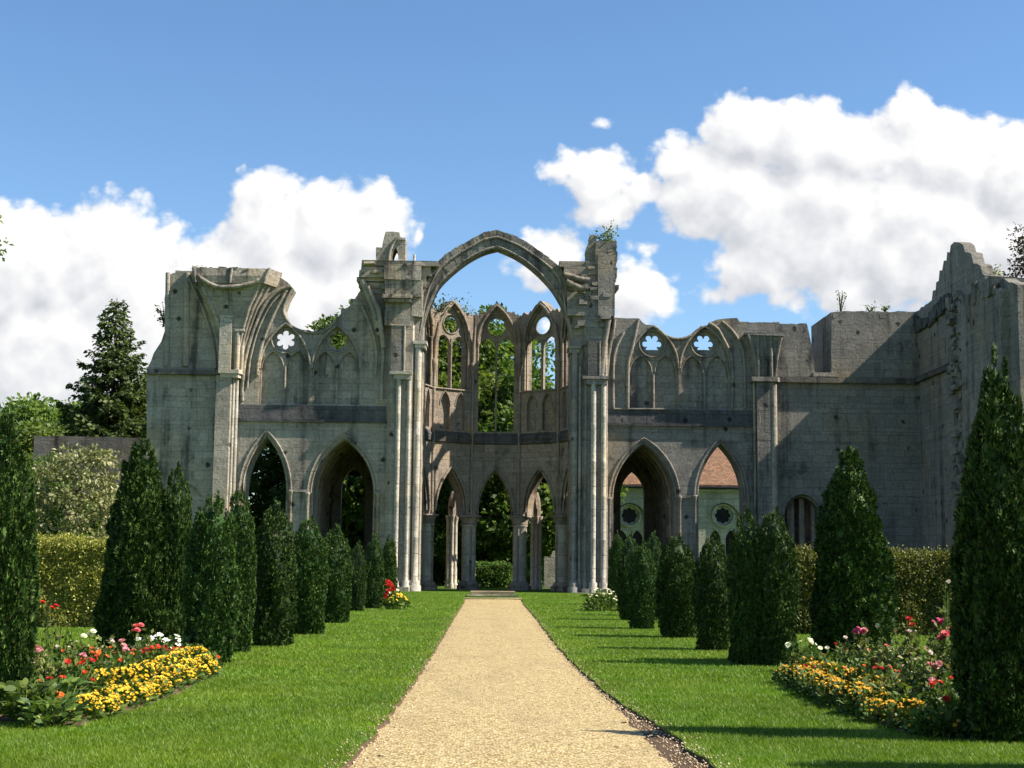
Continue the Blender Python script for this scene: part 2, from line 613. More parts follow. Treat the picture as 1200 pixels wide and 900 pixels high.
def foil(cx, cz, r, flat=None, rot=PI / 2, lobes=6):
    d, rf, core = r * 0.69, r * 0.31, r * 0.60
    o = []
    N = 120
    for i in range(N):
        th = 2 * PI * i / N
        st = 2 * PI / lobes
        ph = (th - rot + st / 2) % st - st / 2
        q = rf * rf - (d * math.sin(ph)) ** 2
        rr = max(core, d * math.cos(ph) + math.sqrt(q) if q > 0 else 0)
        x, z = rr * math.cos(th), rr * math.sin(th)
        if flat is not None:
            z = max(z, -flat * r)
        o.append((cx + x, cz + z))
    return o


def rag(pts, step=0.3, amp=0.05, seed=0):
    """break up a polyline into small uneven steps, as a ruined wall head"""
    rnd = random.Random(seed)
    o = []
    for a, b in zip(pts, pts[1:]):
        n = max(1, int(math.dist(a, b) / step))
        for i in range(n):
            t = i / n
            o.append((a[0] + (b[0] - a[0]) * t + (rnd.uniform(-amp, amp) if i else 0), a[1] + (b[1] - a[1]) * t + rnd.uniform(-amp, amp)))
    o.append(pts[-1])
    return o


def p3(pts, Y):
    return [(x, Y, z) for x, z in pts]


def crv(pts, Y=70, n=5):
    """smooth curve through pixel points that lie on the wall plane"""
    q = [Vector((*xz(x, y, Y), 0)) for x, y in pts]
    out = []
    for i in range(len(q) - 1):
        a, b = q[i], q[i + 1]
        p, d = q[max(i - 1, 0)], q[min(i + 2, len(q) - 1)]
        for k in range(n):
            t = k / n
            v = 0.5 * ((2 * a) + (b - p) * t + (2 * p - 5 * a + 4 * b - d) * t * t + (3 * a - p - 3 * b + d) * t ** 3)
            out.append((v.x, v.y))
    out.append((q[-1].x, q[-1].y))
    return out


ruin = thing('abbey_ruin', (XX(580), 70, 0.2), 'roofless gothic abbey church ruin with one tall pointed arch at the end of the path', 'ruin', static=True)

# ---- left transept wall
LT_TOP = [(172, 437), (173, 431), (180, 414), (189, 400), (193, 388), (194, 322), (205, 318.5), (216, 317.5), (232, 319), (252, 318),
          (275, 317.5), (300, 318), (320, 318), (330, 325), (343, 337)]
LT_TOP2 = [(343, 337), (336, 350), (332, 361), (334, 370), (339, 378), (346, 384), (356, 387.5), (366, 389), (376, 388), (384, 384),
           (391, 378), (396, 371), (402, 365), (410, 358), (418, 347), (424, 337), (419, 331), (422, 322), (425, 314), (458, 312)]
lt = [xz(172, 690)[:1] + (ZB,)] + rag(LL(LT_TOP), 0.35, 0.04, 1)[:-1] + LL(LT_TOP2)
lt.append((lt[-1][0], ZB))
L1 = arch_px(282.5, 338.5, 575, 507.5)
L2 = arch_px(362.5, 441, 578, 510.5)
L1i, L2i = arch_px(282.5, 338.5, 575, 507.5, inset=0.16), arch_px(362.5, 441, 578, 510.5, inset=0.16)
BL = arch_px(184, 239, 592, 566, 700)
WL = [arch_px(304, 363.5, 432, 379, 474), arch_px(365.5, 422.5, 432, 381, 474)]
wall_l = MB()
wall_l.panel(lt, [L1, L2] + WL + [BL], FAC, 0.0, 0.20, back=False)
wall_l.panel(lt, [L1i, L2i, foil(*xz(334, 397.5), 0.47, None), foil(*xz(396, 398), 0.46, None)], FAC, 0.20, 0.36, back=False)
wall_l.panel(lt, [L1i, L2i, circle(*xz(334, 397), 0.78), circle(*xz(396, 397.5), 0.74)], FAC, 0.36, 1.35)
wl = obj('transept_wall', wall_l, STONE, ruin)


def tracery(win, lancets, circ, name, parent, Y=70, d0=0.08, d1=0.20, fr=FAC, mat=STONE, conv=True):
    mb = MB()
    holes = []
    for (x0, x1, ys, ya, yb) in lancets:
        holes.append(arch_px(x0, x1, ys, ya, yb, Y))
    cx, cz = xz(circ[0], circ[1], Y)
    holes.append(circle(cx, cz, circ[2], 24))
    mb.panel(win, holes, fr, d0, d1)
    for h in holes[:-1]:
        mb.tube(p3(h[1:-1], Y + d0), 0.035, 6)
    mb.tube([(cx + (circ[2] + 0.04) * math.cos(a), Y + d0 - 0.01, cz + (circ[2] + 0.04) * math.sin(a)) for a in np.linspace(0, 2 * PI, 25)[:-1]], 0.05, 6, closed=True)
    mb.tube(p3(win[1:-1], Y - 0.02), 0.07, 7)
    xm = XX((lancets[0][1] + lancets[1][0]) / 2, Y, 440)
    mb.tube([(xm, Y + d0 - 0.02, win[0][1]), (xm, Y + d0 - 0.02, ZZ(lancets[0][2], 500, Y))], 0.06, 7)
    return obj(name, mb, mat, parent)


tracery(WL[0], [(306.5, 332, 431, 411, 474), (335.5, 361, 431, 411, 474)], (334, 397.5, 0.63), 'blind_window', wl)
tracery(WL[1], [(368, 393, 431, 411.5, 474), (396.5, 420.5, 431, 411.5, 474)], (395.5, 398, 0.60), 'blind_window', wl)

sc_l = MB()
z0, z1 = ZZ(493.5, 360), ZZ(475, 360)
xa, xb = XX(276, py=490), XX(452, py=490)
sc_l.add([(xa, 69.985, z1), (xb, 69.985, z1), (xb, 69.93, z0 + 0.09), (xa, 69.93, z0 + 0.09), (xb, 69.985, z0 + 0.09), (xa, 69.985, z0 + 0.09)], [(0, 3, 2, 1), (3, 5, 4, 2), (0, 5, 3), (1, 2, 4)])
sc_l.box(xa - 0.03, xb + 0.03, 69.87, 69.985, z0 - 0.06, z0 + 0.08)
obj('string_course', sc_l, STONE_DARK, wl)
sc2 = MB()
zc = ZZ(436, 220)
sc2.box(XX(173, py=437), XX(257, py=437), 69.78, 69.98, zc - 0.14, zc + 0.10)
obj('string_course', sc2, STONE_MID, wl)
am = MB(0.14)
for a, cap in ((L1, 575), (L2, 578)):
    am.tube(p3(pointed(a[1][0] - 0.10, a[-2][0] + 0.10, a[1][1], max(q[1] for q in a) + 0.14), 69.985), 0.05, 8)
    am.tube(p3(pointed(a[1][0] + 0.06, a[-2][0] - 0.06, a[1][1], max(q[1] for q in a) - 0.06), 70.08), 0.055, 8)
obj('arch_moulding', am, STONE, wl)
ri = MB(0.16)
for pts, r in (([(284, 470), (284, 454), (287, 425), (296, 390), (310, 358), (325, 342), (341, 335.5)], 0.10),
               ([(290, 455), (293, 425), (301, 392), (315, 361), (329, 345)], 0.06),
               ([(301.6, 440), (303, 422), (310, 396), (322, 367), (336, 340)], 0.09),
               ([(447, 470), (447.5, 442), (449, 413), (444.5, 381), (436, 352), (430, 338)], 0.10),
               ([(440, 440), (441, 413), (435, 385), (424, 358)], 0.07),
               ([(259, 432), (257, 408), (251, 381), (241, 352), (226, 321)], 0.11),
               ([(253, 432), (251, 408), (245, 384), (236, 357), (221, 325)], 0.06)):
    ri.tube(p3(crv(pts), 69.93), r, 7)
for px, r in ((196.5, 0.13), (219, 0.16)):
    ri.tube([(XX(px, py=400), 69.98, ZZ(434)), (XX(px, py=330), 69.98, ZZ(325))], r, 7)
obj('wall_rib', ri, STONE, wl)


def loft_px(mb, secs):
    """conoid of a broken vault springer; section = (y, wall left, wall right, front left, front right, projection)"""
    rings = []
    for (y, wl_, wr_, fl, fr_, pr) in secs:
        z = ZZ(y, (wl_ + wr_) / 2)
        rings.append([(XX(wl_, py=y), 70.05, z), (XX(fl, py=y), 70 - pr, z), (XX(fr_, py=y), 70 - pr, z), (XX(wr_, py=y), 70.05, z)])
    mb.loft(rings, closed=True)
    for k in (1, 2):
        mb.tube([r[k] for r in rings], 0.10, 7)
    mb.tube([tuple((Vector(r[1]) + Vector(r[2])) / 2) for r in rings], 0.08, 7)
    return rings


# ---- left pilaster with its springer
pil = MB()
pil.prism([(XX(251.5), 70.02), (XX(251.5), 69.55), (XX(268.6), 69.55), (XX(269.6), 69.60), (XX(269.6), 70.02)], ZB, ZZ(441, 262))
pl = obj('pilaster', pil, STONE, ruin)
sh = MB()
xs = XX(269.2)
sh.lathe(XX(271), 69.80, [(0.08, ZB), (0.08, ZZ(441, 262))], 10)
sh.lathe(XX(274.5), 69.88, [(0.10, ZB), (0.10, ZZ(441, 262))], 10)
obj('shaft', sh, STONE_PALE, pl)
cp = MB()
zc = ZZ(438, 265)
cp.prism([(XX(254), 70), (XX(254), 69.38), (XX(278), 69.38), (XX(281), 69.7), (XX(281), 70)], zc - 0.05, zc + 0.14)
cp.prism([(XX(256), 70), (XX(256), 69.47), (XX(277), 69.47), (XX(279), 69.75), (XX(279), 70)], zc - 0.24, zc - 0.05)
obj('capital', cp, STONE_PALE, pl)
dl = MB()
dl.prism([(XX(259.5, py=400), 70), (XX(259.5, py=400), 69.42), (XX(273.5, py=400), 69.42), (XX(273.5, py=400), 70)], zc + 0.14, ZZ(373, 265))
dl.box(XX(259, py=400), XX(275, py=400), 69.38, 69.46, ZZ(374.5, 265), ZZ(372, 265))
dl.tube([(XX(278.5, py=440), 69.62, zc + 0.14), (XX(280.5, py=400), 69.58, ZZ(388, 280))], 0.13, 8)
dl.tube([(XX(283, py=440), 69.82, zc + 0.14), (XX(285.5, py=400), 69.78, ZZ(388, 280))], 0.10, 8)
dl.box(XX(277, py=400), XX(288, py=400), 69.45, 69.95, ZZ(390, 280), ZZ(387.5, 280))
obj('springer_block', dl, STONE_PALE, pl)
vs = MB(0.15)
rg_ = loft_px(vs, [(437, 258, 284, 264, 277, 0.22), (412, 256, 288, 264, 280, 0.30), (388, 250, 295, 260, 286, 0.42), (362, 242, 306, 251, 294, 0.62),
             (345, 235, 316, 243, 303, 0.80), (336, 231, 322, 238, 308, 0.92)])
loft_px(vs, [(336, 229, 325, 234, 313, 1.02), (328, 227, 328, 233, 316, 1.06), (319, 226, 331, 232, 320, 1.0)])
for t_ in (0.3, 0.62):
    vs.tube([tuple(Vector(r[2]).lerp(Vector(r[3]), t_) + Vector((0.02, -0.02, 0))) for r in rg_], 0.075, 7)
vs.tube(p3(crv([(236, 327), (243, 333), (258, 340), (273, 341), (290, 339), (303, 335), (310, 329)]), 68.98), 0.11, 7)
for k in range(9):
    x = random.uniform(238, 312)
    vs.stone(XX(x, py=325), XX(x + random.uniform(5, 14), py=325), 68.95 + random.uniform(0, .3), 70, ZZ(323, 270), ZZ(317 + random.uniform(-1, 2), 270), 0.06)
obj('vault_springer', vs, STONE, ruin)

# ---- right transept wall
RT_TOP = [(708, 372), (720, 372), (735, 373), (749, 373), (752, 377), (757, 380.5), (767, 381), (771, 386), (776, 390), (783, 394), (790, 396),
          (797, 396.3), (804, 395), (811, 391.5), (817, 386.5), (822, 382.5), (827, 382.5), (832, 378), (840, 374.5), (852, 373), (864, 372.5), (867, 377)]
RT_TOP2 = [(867, 377), (905, 378.5), (946, 380), (949, 395), (952, 415), (955, 428), (955.5, 437), (974, 437.5), (974, 366.5), (990, 365), (1010, 364.5),
           (1040, 365.5), (1078, 365)]
rt = [(XX(708, py=690), ZB)] + LL(RT_TOP)[:-1] + rag(LL(RT_TOP2), 0.35, 0.035, 4)
rt.append((rt[-1][0], ZB))
R1, R2 = arch_px(716, 794, 584, 516.5), arch_px(816, 875, 581, 516.5)
R1i, R2i = arch_px(716, 794, 584, 516.5, inset=0.13), arch_px(816, 875, 581, 516.5, inset=0.13)
R3, R3i = arch_px(917, 964, 604, 577.5), arch_px(917, 964, 604, 577.5, inset=0.16)
WR = [arch_px(735.5, 795, 432, 382, 479.5), arch_px(796.5, 856, 432, 382.5, 479.5)]
wall_r = MB()
wall_r.panel(rt, [R1, R2, R3] + WR, FAC, 0.0, 0.20, back=False)
wall_r.panel(rt, [R1i, R2i, R3i, foil(*xz(764.6, 402.5), 0.47, 0.62, 0.0), foil(*xz(825.2, 402.5), 0.47, 0.62, 0.0)], FAC, 0.20, 0.36, back=False)
wall_r.panel(rt, [R1i, R2i, R3i, circle(*xz(764.6, 402), 0.76), circle(*xz(825.2, 402), 0.76)], FAC, 0.36, 1.35)
wr = obj('transept_wall', wall_r, STONE_R, ruin)
tracery(WR[0], [(738, 764, 436, 416.5, 479), (767.5, 792.5, 436, 416.5, 479)], (764.6, 402.5, 0.62), 'blind_window', wr, mat=STONE_R)
tracery(WR[1], [(798.5, 824, 436, 416.5, 479), (828, 853.5, 436, 416.5, 479)], (825.2, 402.5, 0.62), 'blind_window', wr, mat=STONE_R)
sc_r = MB()
z0, z1 = ZZ(498.5, 800), ZZ(480, 800)
xa, xb = XX(709, py=490), XX(884, py=490)
sc_r.add([(xa, 69.985, z1), (xb, 69.985, z1), (xb, 69.93, z0 + 0.09), (xa, 69.93, z0 + 0.09), (xb, 69.985, z0 + 0.09), (xa, 69.985, z0 + 0.09)], [(0, 3, 2, 1), (3, 5, 4, 2), (0, 5, 3), (1, 2, 4)])
sc_r.box(xa - 0.03, xb + 0.03, 69.87, 69.985, z0 - 0.06, z0 + 0.08)
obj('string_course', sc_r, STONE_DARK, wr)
sc3 = MB()
zc = ZZ(446, 980)
sc3.box(XX(912, py=447), XX(1075, py=447), 69.76, 69.98, zc - 0.14, zc + 0.12)
obj('string_course', sc3, STONE_MID, wr)
sl = MB()
zs_ = ZZ(437.5, 965)
sl.stone(XX(952, py=437), XX(982, py=437), 69.85, 73, zs_ - 0.18, zs_ + 0.03, 0.02)
obj('window_sill', sl, STONE_R, wr)
am = MB(0.14)
for a in (R1, R2):
    am.tube(p3(pointed(a[1][0] - 0.10, a[-2][0] + 0.10, a[1][1], max(q[1] for q in a) + 0.14), 69.985), 0.05, 8)
    am.tube(p3(pointed(a[1][0] + 0.06, a[-2][0] - 0.06, a[1][1], max(q[1] for q in a) - 0.06), 70.08), 0.055, 8)
am.tube(p3(R3[1:-1], 69.99), 0.10, 8)
obj('arch_moulding', am, STONE_R, wr)
ri = MB(0.16)
for pts, r in (([(718.5, 478), (718.5, 428), (722, 408), (731, 389)], 0.08),
               ([(735.5, 478), (736, 428), (741, 407), (748, 375)], 0.09),
               ([(711, 440), (713, 415), (718, 390), (720, 374)], 0.10),
               ([(706, 440), (708, 412), (712, 380)], 0.08),
               ([(858, 479), (858, 425), (851, 405), (841, 386), (830, 379)], 0.09),
               ([(873, 479), (872, 425), (867, 402), (856, 386), (846, 377)], 0.08)):
    ri.tube(p3(crv(pts), 69.95), r, 7)
ri.tube([(XX(718, py=479), 69.96, ZZ(479.5, 725)), (XX(783, py=479), 69.96, ZZ(479.5, 760))], 0.06, 6)
obj('wall_rib', ri, STONE_R, wr)
jb = MB()
jx0, jx1 = XX(974, py=400), XX(1078, py=400)
zt = ZZ(366, 1020)
jb.panel([(jx0, ZZ(437, 980)), (jx0, zt - 0.02), (jx1, zt + 0.02), (jx1, ZZ(437, 980))], [], FAC, 1.36, 4.3)
obj('jamb_block', jb, STONE_R, wr)
# blocked doorway under the right wall
dw = MB()
xa, xb = XX(918, py=620), XX(963, py=620)
dw.box(xa - 0.3, xb + 0.3, 71.5, 71.8, ZB, ZZ(575, 940))
obj('blocking_wall', dw, STONE_WARM, wr)
for x0, x1 in ((0.18, 0.36), (0.50, 0.63), (0.82, 0.92)):
    q = MB()
    q.box(xa + (xb - xa) * x0, xa + (xb - xa) * x1, 70.7, 71.0, ZB, ZZ(583, 940))
    obj('door_post', q, STONE_WARM, wr)

# arch piers' capitals, one strip of small shafts either side of each lower arch
for (w_, mat, lst) in ((wl, STONE, [(282.5, 575), (338.5, 576), (362.5, 579), (441, 579)]), (wr, STONE_R, [(716, 585), (794, 583), (816, 582), (875, 581)])):
    for (i0, i1) in ((1, 2),):
        q = MB()
        za0 = ZZ(lst[i0][1], lst[i0][0])
        q.box(XX(lst[i0][0], py=580) + 0.05, XX(lst[i1][0], py=580) - 0.05, 69.91, 69.985, za0 - 0.02, za0 + 0.10)
        obj('impost', q, mat, w_)
    for k, (px, py) in enumerate(lst):
        s_ = -1 if k % 2 == 0 else 1
        q = MB()
        x = XX(px, py=py) + s_ * 0.09
        z = ZZ(py, px)
        q.lathe(x, 69.96, [(0.075, ZB), (0.075, z - 0.22), (0.09, z - 0.2), (0.11, z - 0.05), (0.14, z), (0.14, z + 0.07), (0.07, z + 0.09)], 12)
        obj('jamb_shaft', q, mat, w_)

# ---- right pilaster
pil = MB()
pil.prism([(XX(886.5), 70.02), (XX(886.5), 69.62), (XX(903), 69.62), (XX(903), 70.02)], ZB, ZZ(446, 895))
pr = obj('pilaster', pil, STONE_R, ruin)
sh = MB()
sh.lathe(XX(906), 69.78, [(0.19, ZB), (0.19, ZZ(446, 900))], 12)
sh.lathe(XX(884.5), 69.9, [(0.08, ZB), (0.08, ZZ(446, 900))], 10)
obj('shaft', sh, STONE, pr)
cp = MB()
zc = ZZ(446, 896)
cp.prism([(XX(880), 70), (XX(880), 69.45), (XX(910), 69.45), (XX(914), 69.75), (XX(914), 70)], zc - 0.10, zc + 0.12)
obj('capital', cp, STONE_R, pr)
vs = MB(0.15)
loft_px(vs, [(444, 882, 909, 886, 906, 0.3), (420, 879, 910, 883, 908, 0.45), (405, 873, 913, 878, 910, 0.6), (395, 868, 915, 873, 912, 0.72)])
for px in (885, 900):
    vs.tube([(XX(px + 2, py=440), 69.6, ZZ(443, 895)), (XX(px, py=400), 69.3, ZZ(395, 895))], 0.09, 7)
vs.stone(XX(869, py=395), XX(915, py=395), 69.2, 70, ZZ(396, 890), ZZ(393.5, 890), 0.04)
obj('vault_springer', vs, STONE_R, ruin)

# ---- great piers
gp = MB()
zt = ZZ(340, 475)
gp.prism([(XX(452), 71.4), (XX(452), 69.95), (XX(457), 69.62), (XX(481), 69.62), (XX(483), 69.85), (XX(493), 69.9), (XX(495), 71.4)], ZB, zt)
gpl = obj('great_pier', gp, STONE, ruin)


def shaft(px, Y, r, ytop, parent, mat, name='shaft', pymid=570):
    q = MB()
    zt_ = ZZ(ytop, px)
    x = XX(px, Y, pymid)
    n_ring = 5
    prof = [(r * 2.0, ZB), (r * 2.0, 0.55), (r * 1.5, 0.62), (r * 1.7, 0.75), (r, 0.85)]
    for k in range(1, n_ring):
        zz = 0.85 + (zt_ - 0.85) * k / n_ring + random.uniform(-.3, .3)
        prof += [(r, zz - 0.02), (r * 1.05, zz), (r, zz + 0.02)]
    prof += [(r, zt_)]
    q.lathe(x, Y, prof, 14)
    return obj(name, q, mat, parent)


shaft(465, 69.52, 0.115, 441, gpl, STONE_PALE)
shaft(477.3, 69.54, 0.10, 441, gpl, STONE_PALE)
shaft(480.5, 69.72, 0.06, 300, gpl, STONE_PALE)
shaft(487.5, 69.78, 0.16, 407, gpl, STONE_PALE)
shaft(455, 69.85, 0.06, 460, gpl, STONE)
cp = MB()
zc = ZZ(440, 468)
cp.prism([(XX(455), 69.9), (XX(455), 69.3), (XX(481.5), 69.3), (XX(481.5), 69.9)], zc - 0.02, zc + 0.12)
cp.prism([(XX(460), 69.9), (XX(460), 69.4), (XX(480.5), 69.4), (XX(480.5), 69.9)], zc - 0.26, zc - 0.02)
zc = ZZ(404, 488)
cp.prism([(XX(481.5), 69.95), (XX(481.5), 69.55), (XX(498), 69.55), (XX(498), 71.3), (XX(494), 71.3)], zc - 0.02, zc + 0.13)
cp.prism([(XX(483.5), 69.95), (XX(483.5), 69.63), (XX(496.5), 69.63), (XX(496.5), 71.3), (XX(494), 71.3)], zc - 0.22, zc - 0.02)
obj('capital', cp, STONE_PALE, gpl)
db = MB()
zc = ZZ(437, 466)
db.box(XX(459.5, py=410), XX(474, py=410), 69.36, 69.65, zc, ZZ(383, 466))
obj('springer_block', db, STONE_R, gpl)
dbe = MB()
dbe.box(XX(458.7, py=410), XX(475, py=410), 69.33, 69.40, ZZ(384, 466), ZZ(382, 466))
dbe.box(XX(474, py=410), XX(475.4, py=410), 69.34, 69.65, zc, ZZ(384, 466))
obj('block_edge', dbe, STONE_PALE, gpl)
base = MB()
base.prism([(XX(452), 70), (XX(459), 69.3), (XX(482), 69.3), (XX(484), 69.6), (XX(494), 69.65), (XX(495), 71.2), (XX(452), 71.2)], ZB, 0.5)
obj('base', base, STONE, gpl)
um = MB(0.15)
for (x0, x1, ya, yb, f, b_) in ((425, 514, 307.5, 314, 69.5, 71.3), (424, 495, 314, 320, 69.6, 71.3), (422, 492, 320, 327, 69.52, 71.3), (418.5, 470, 326, 332, 69.7, 71.3),
                                (421, 452, 332, 338, 69.8, 71.3), (452, 494, 313, 331, 69.30, 71), (452, 495, 331, 350, 69.36, 71), (450, 484, 348.5, 353, 69.05, 70.4),
                                (451, 483, 353, 357.5, 69.2, 70.4), (430, 452, 338, 344, 69.9, 71.2), (452, 481, 357, 383, 69.52, 70.6), (484, 496, 330, 372, 69.6, 71.2),
                                (428, 440, 310, 313, 69.3, 70.5), (493, 506, 313, 324, 69.7, 71.2), (490, 500, 322, 338, 69.7, 71.2), (488, 495, 336, 352, 69.75, 71.2)):
    um.stone(XX(x0, py=ya), XX(x1, py=ya), f, b_, ZZ(yb, 470), ZZ(ya, 470), 0.035)
for k in range(16):
    px, py = random.uniform(424, 488), random.uniform(309, 345)
    if py > 330 and px < 440: continue
    um.stone(XX(px, py=py), XX(px + random.uniform(4, 12), py=py), random.uniform(69.28, 69.55), 70.4, ZZ(py + random.uniform(3, 6), px), ZZ(py, px), 0.05)
um.tube([(XX(425, py=335), 69.6, ZZ(332)), (XX(437, py=360), 69.75, ZZ(362)), (XX(445, py=400), 69.85, ZZ(395))], 0.16, 6)
um.tube([(XX(432, py=335), 69.5, ZZ(340)), (XX(444, py=360), 69.65, ZZ(366)), (XX(450, py=400), 69.8, ZZ(410))], 0.13, 6)
obj('broken_masonry', um, STONE, gpl)
pn = MB()
pn.panel(rag(LL([(436, 311), (441, 306), (441, 291), (448, 290.5), (449, 284), (452, 273), (460, 272), (468.5, 273), (469, 279), (475, 282), (475, 306), (478, 311)]), 0.25, 0.03, 3),
         [arch_px(460, 467, 303, 291, 307)], FAC, -0.2, 1.1)
pn.tube(p3(crv([(456, 309), (457, 297), (461, 287), (467, 279)]), 69.78), 0.08, 6)
pn.box(XX(467.5, py=280), XX(475.5, py=280), 69.7, 71.0, ZZ(282.5, 470), ZZ(280, 470))
obj('pinnacle', pn, STONE, gpl)

gp = MB()
zt = ZZ(345, 690)
gp.prism([(XX(712), 71.4), (XX(712), 69.9), (XX(709), 69.62), (XX(684), 69.62), (XX(681), 69.8), (XX(668.5), 69.88), (XX(667), 71.4)], ZB, zt)
gpr = obj('great_pier', gp, STONE_R, ruin)
shaft(695.3, 69.52, 0.125, 447, gpr, STONE_PALE)
shaft(707, 69.56, 0.12, 447, gpr, STONE_PALE)
shaft(673, 69.75, 0.14, 412, gpr, STONE_R)
shaft(679, 69.76, 0.07, 430, gpr, STONE)
shaft(686, 69.58, 0.06, 447, gpr, STONE_R)
cp = MB()
zc = ZZ(445.5, 697)
cp.prism([(XX(681.5), 69.9), (XX(681.5), 69.3), (XX(711.5), 69.3), (XX(712), 69.9)], zc - 0.02, zc + 0.12)
cp.prism([(XX(686), 69.9), (XX(686), 69.4), (XX(710), 69.4), (XX(710.5), 69.9)], zc - 0.28, zc - 0.02)
zc = ZZ(409, 672)
cp.prism([(XX(679.5), 69.95), (XX(679.5), 69.55), (XX(665), 69.55), (XX(665), 71.3), (XX(668), 71.3)], zc - 0.02, zc + 0.13)
cp.prism([(XX(678), 69.95), (XX(678), 69.63), (XX(666), 69.63), (XX(666), 71.3), (XX(668), 71.3)], zc - 0.24, zc - 0.02)
obj('capital', cp, STONE_R, gpr)
db = MB()
zc = ZZ(442, 694)
db.box(XX(688, py=410), XX(701.5, py=410), 69.36, 69.65, zc, ZZ(402, 694))
obj('springer_block', db, STONE_DARK, gpr)
dbe = MB()
dbe.box(XX(701.5, py=410), XX(703, py=410), 69.34, 69.65, zc, ZZ(402, 694))
obj('block_edge', dbe, STONE_PALE, gpr)
base = MB()
base.prism([(XX(713), 70), (XX(710), 69.3), (XX(682), 69.3), (XX(680), 69.6), (XX(668), 69.65), (XX(667), 71.2), (XX(713), 71.2)], ZB, 0.5)
base.prism([(XX(699), 69.4), (XX(699), 69.05), (XX(669), 69.05), (XX(669), 69.7)], ZB, 0.33)
obj('base', base, STONE_R, gpr)
um = MB(0.15)
for (x0, x1, ya, yb, f, b_) in ((655, 720, 308, 315, 69.6, 71.3), (660, 722, 315, 324, 69.55, 71.3), (666, 719, 331, 343, 69.58, 71.2), (664, 716, 343, 372, 69.6, 71.3),
                                (663, 720.5, 323, 331, 69.62, 71.3), (703, 714, 372, 376, 69.2, 70.3), (698, 722, 284, 309, 69.7, 71.1), (700, 720, 300, 372, 69.5, 71)):
    um.stone(XX(x0, py=ya), XX(x1, py=ya), f, b_, ZZ(yb, 690), ZZ(ya, 690), 0.03)
for k in range(22):
    px, py = random.uniform(672, 708), random.uniform(310, 385)
    um.stone(XX(px, py=py), XX(px + random.uniform(4, 11), py=py), random.uniform(69.42, 69.58), 70.4, ZZ(py + random.uniform(3, 6), px), ZZ(py, px), 0.04)
for k in range(20):
    py = random.uniform(290, 372)
    um.stone(XX(712, py=py), XX(random.uniform(717, 724.5) - max(0, py - 345) * 0.25, py=py), 69.7, 71, ZZ(py + random.uniform(2.5, 5), 715), ZZ(py, 715), 0.05)
um.tube(p3(crv([(661, 325), (672, 328), (683, 331), (690, 331.5)]), 69.3), 0.14, 7)
um.tube(p3(crv([(663, 333), (672, 338), (682, 341), (688, 336)]), 69.3), 0.17, 7)
um.tube([(XX(712, py=375), 69.5, ZZ(375)), (XX(708, py=400), 69.55, ZZ(402)), (XX(704, py=440), 69.6, ZZ(440))], 0.13, 7)
obj('broken_masonry', um, STONE_R, gpr)
pn = MB()
pn.panel(rag(LL([(686, 310), (686.5, 294), (691, 280), (690.5, 277), (693, 275), (698, 275), (699, 281), (699, 310)]), 0.2, 0.03, 5), [], FAC, 0.0, 0.9)
pn.stone(XX(697, py=290), XX(709, py=290), 69.55, 70.6, ZZ(310, 700), ZZ(294, 700), 0.06)
obj('pinnacle', pn, STONE, gpr)

# ---- the great arch
OUT = [(482.5, 404), (483.5, 394), (487, 377), (491, 357), (496, 338), (504, 320), (513, 306.7), (527.5, 295), (546.7, 283.7), (565.8, 273.6), (583, 270), (604, 277.6), (618, 285), (633, 295), (645, 304),
       (656, 314), (662, 326), (666, 343), (670, 362), (675, 381), (679, 399), (679.5, 407)]
INN = [(496, 404), (497, 390), (499.5, 377), (504.5, 362), (514, 341), (527.5, 326), (546.7, 310.6), (565.8, 300), (583, 295), (604, 304.5), (623, 318), (642.5, 337.4), (654, 354.7), (660, 368), (665, 382),
       (668, 397), (668.5, 407)]
INN = [(569 + (x - 569) * 1.012, 661 + (y - 661) * 1.012) for x, y in INN]       # the traced edge is the far edge of the soffit
ga = MB()


def offs0(pts, d):
    cx_, cz_ = XX(582, py=404), ZZ(440, 582)
    return [(x + (cx_ - x) / math.hypot(cx_ - x, cz_ - z) * d, z + (cz_ - z) / math.hypot(cx_ - x, cz_ - z) * d) for x, z in pts]


def two(pts):
    k = min(range(len(pts)), key=lambda i: pts[i][1])
    return crv(pts[:k + 1])[:-1] + crv(pts[k:])


i_, o_ = two(INN), two(OUT)


def resample(pts, n):
    d_ = [0.0]
    for p, q in zip(pts, pts[1:]):
        d_.append(d_[-1] + math.dist(p, q))
    o = []
    for k in range(n + 1):
        t = d_[-1] * k / n
        j = max(i for i in range(len(d_)) if d_[i] <= t + 1e-9)
        j = min(j, len(pts) - 2)
        f = (t - d_[j]) / (d_[j + 1] - d_[j])
        o.append((pts[j][0] + (pts[j + 1][0] - pts[j][0]) * f, pts[j][1] + (pts[j + 1][1] - pts[j][1]) * f))
    return o


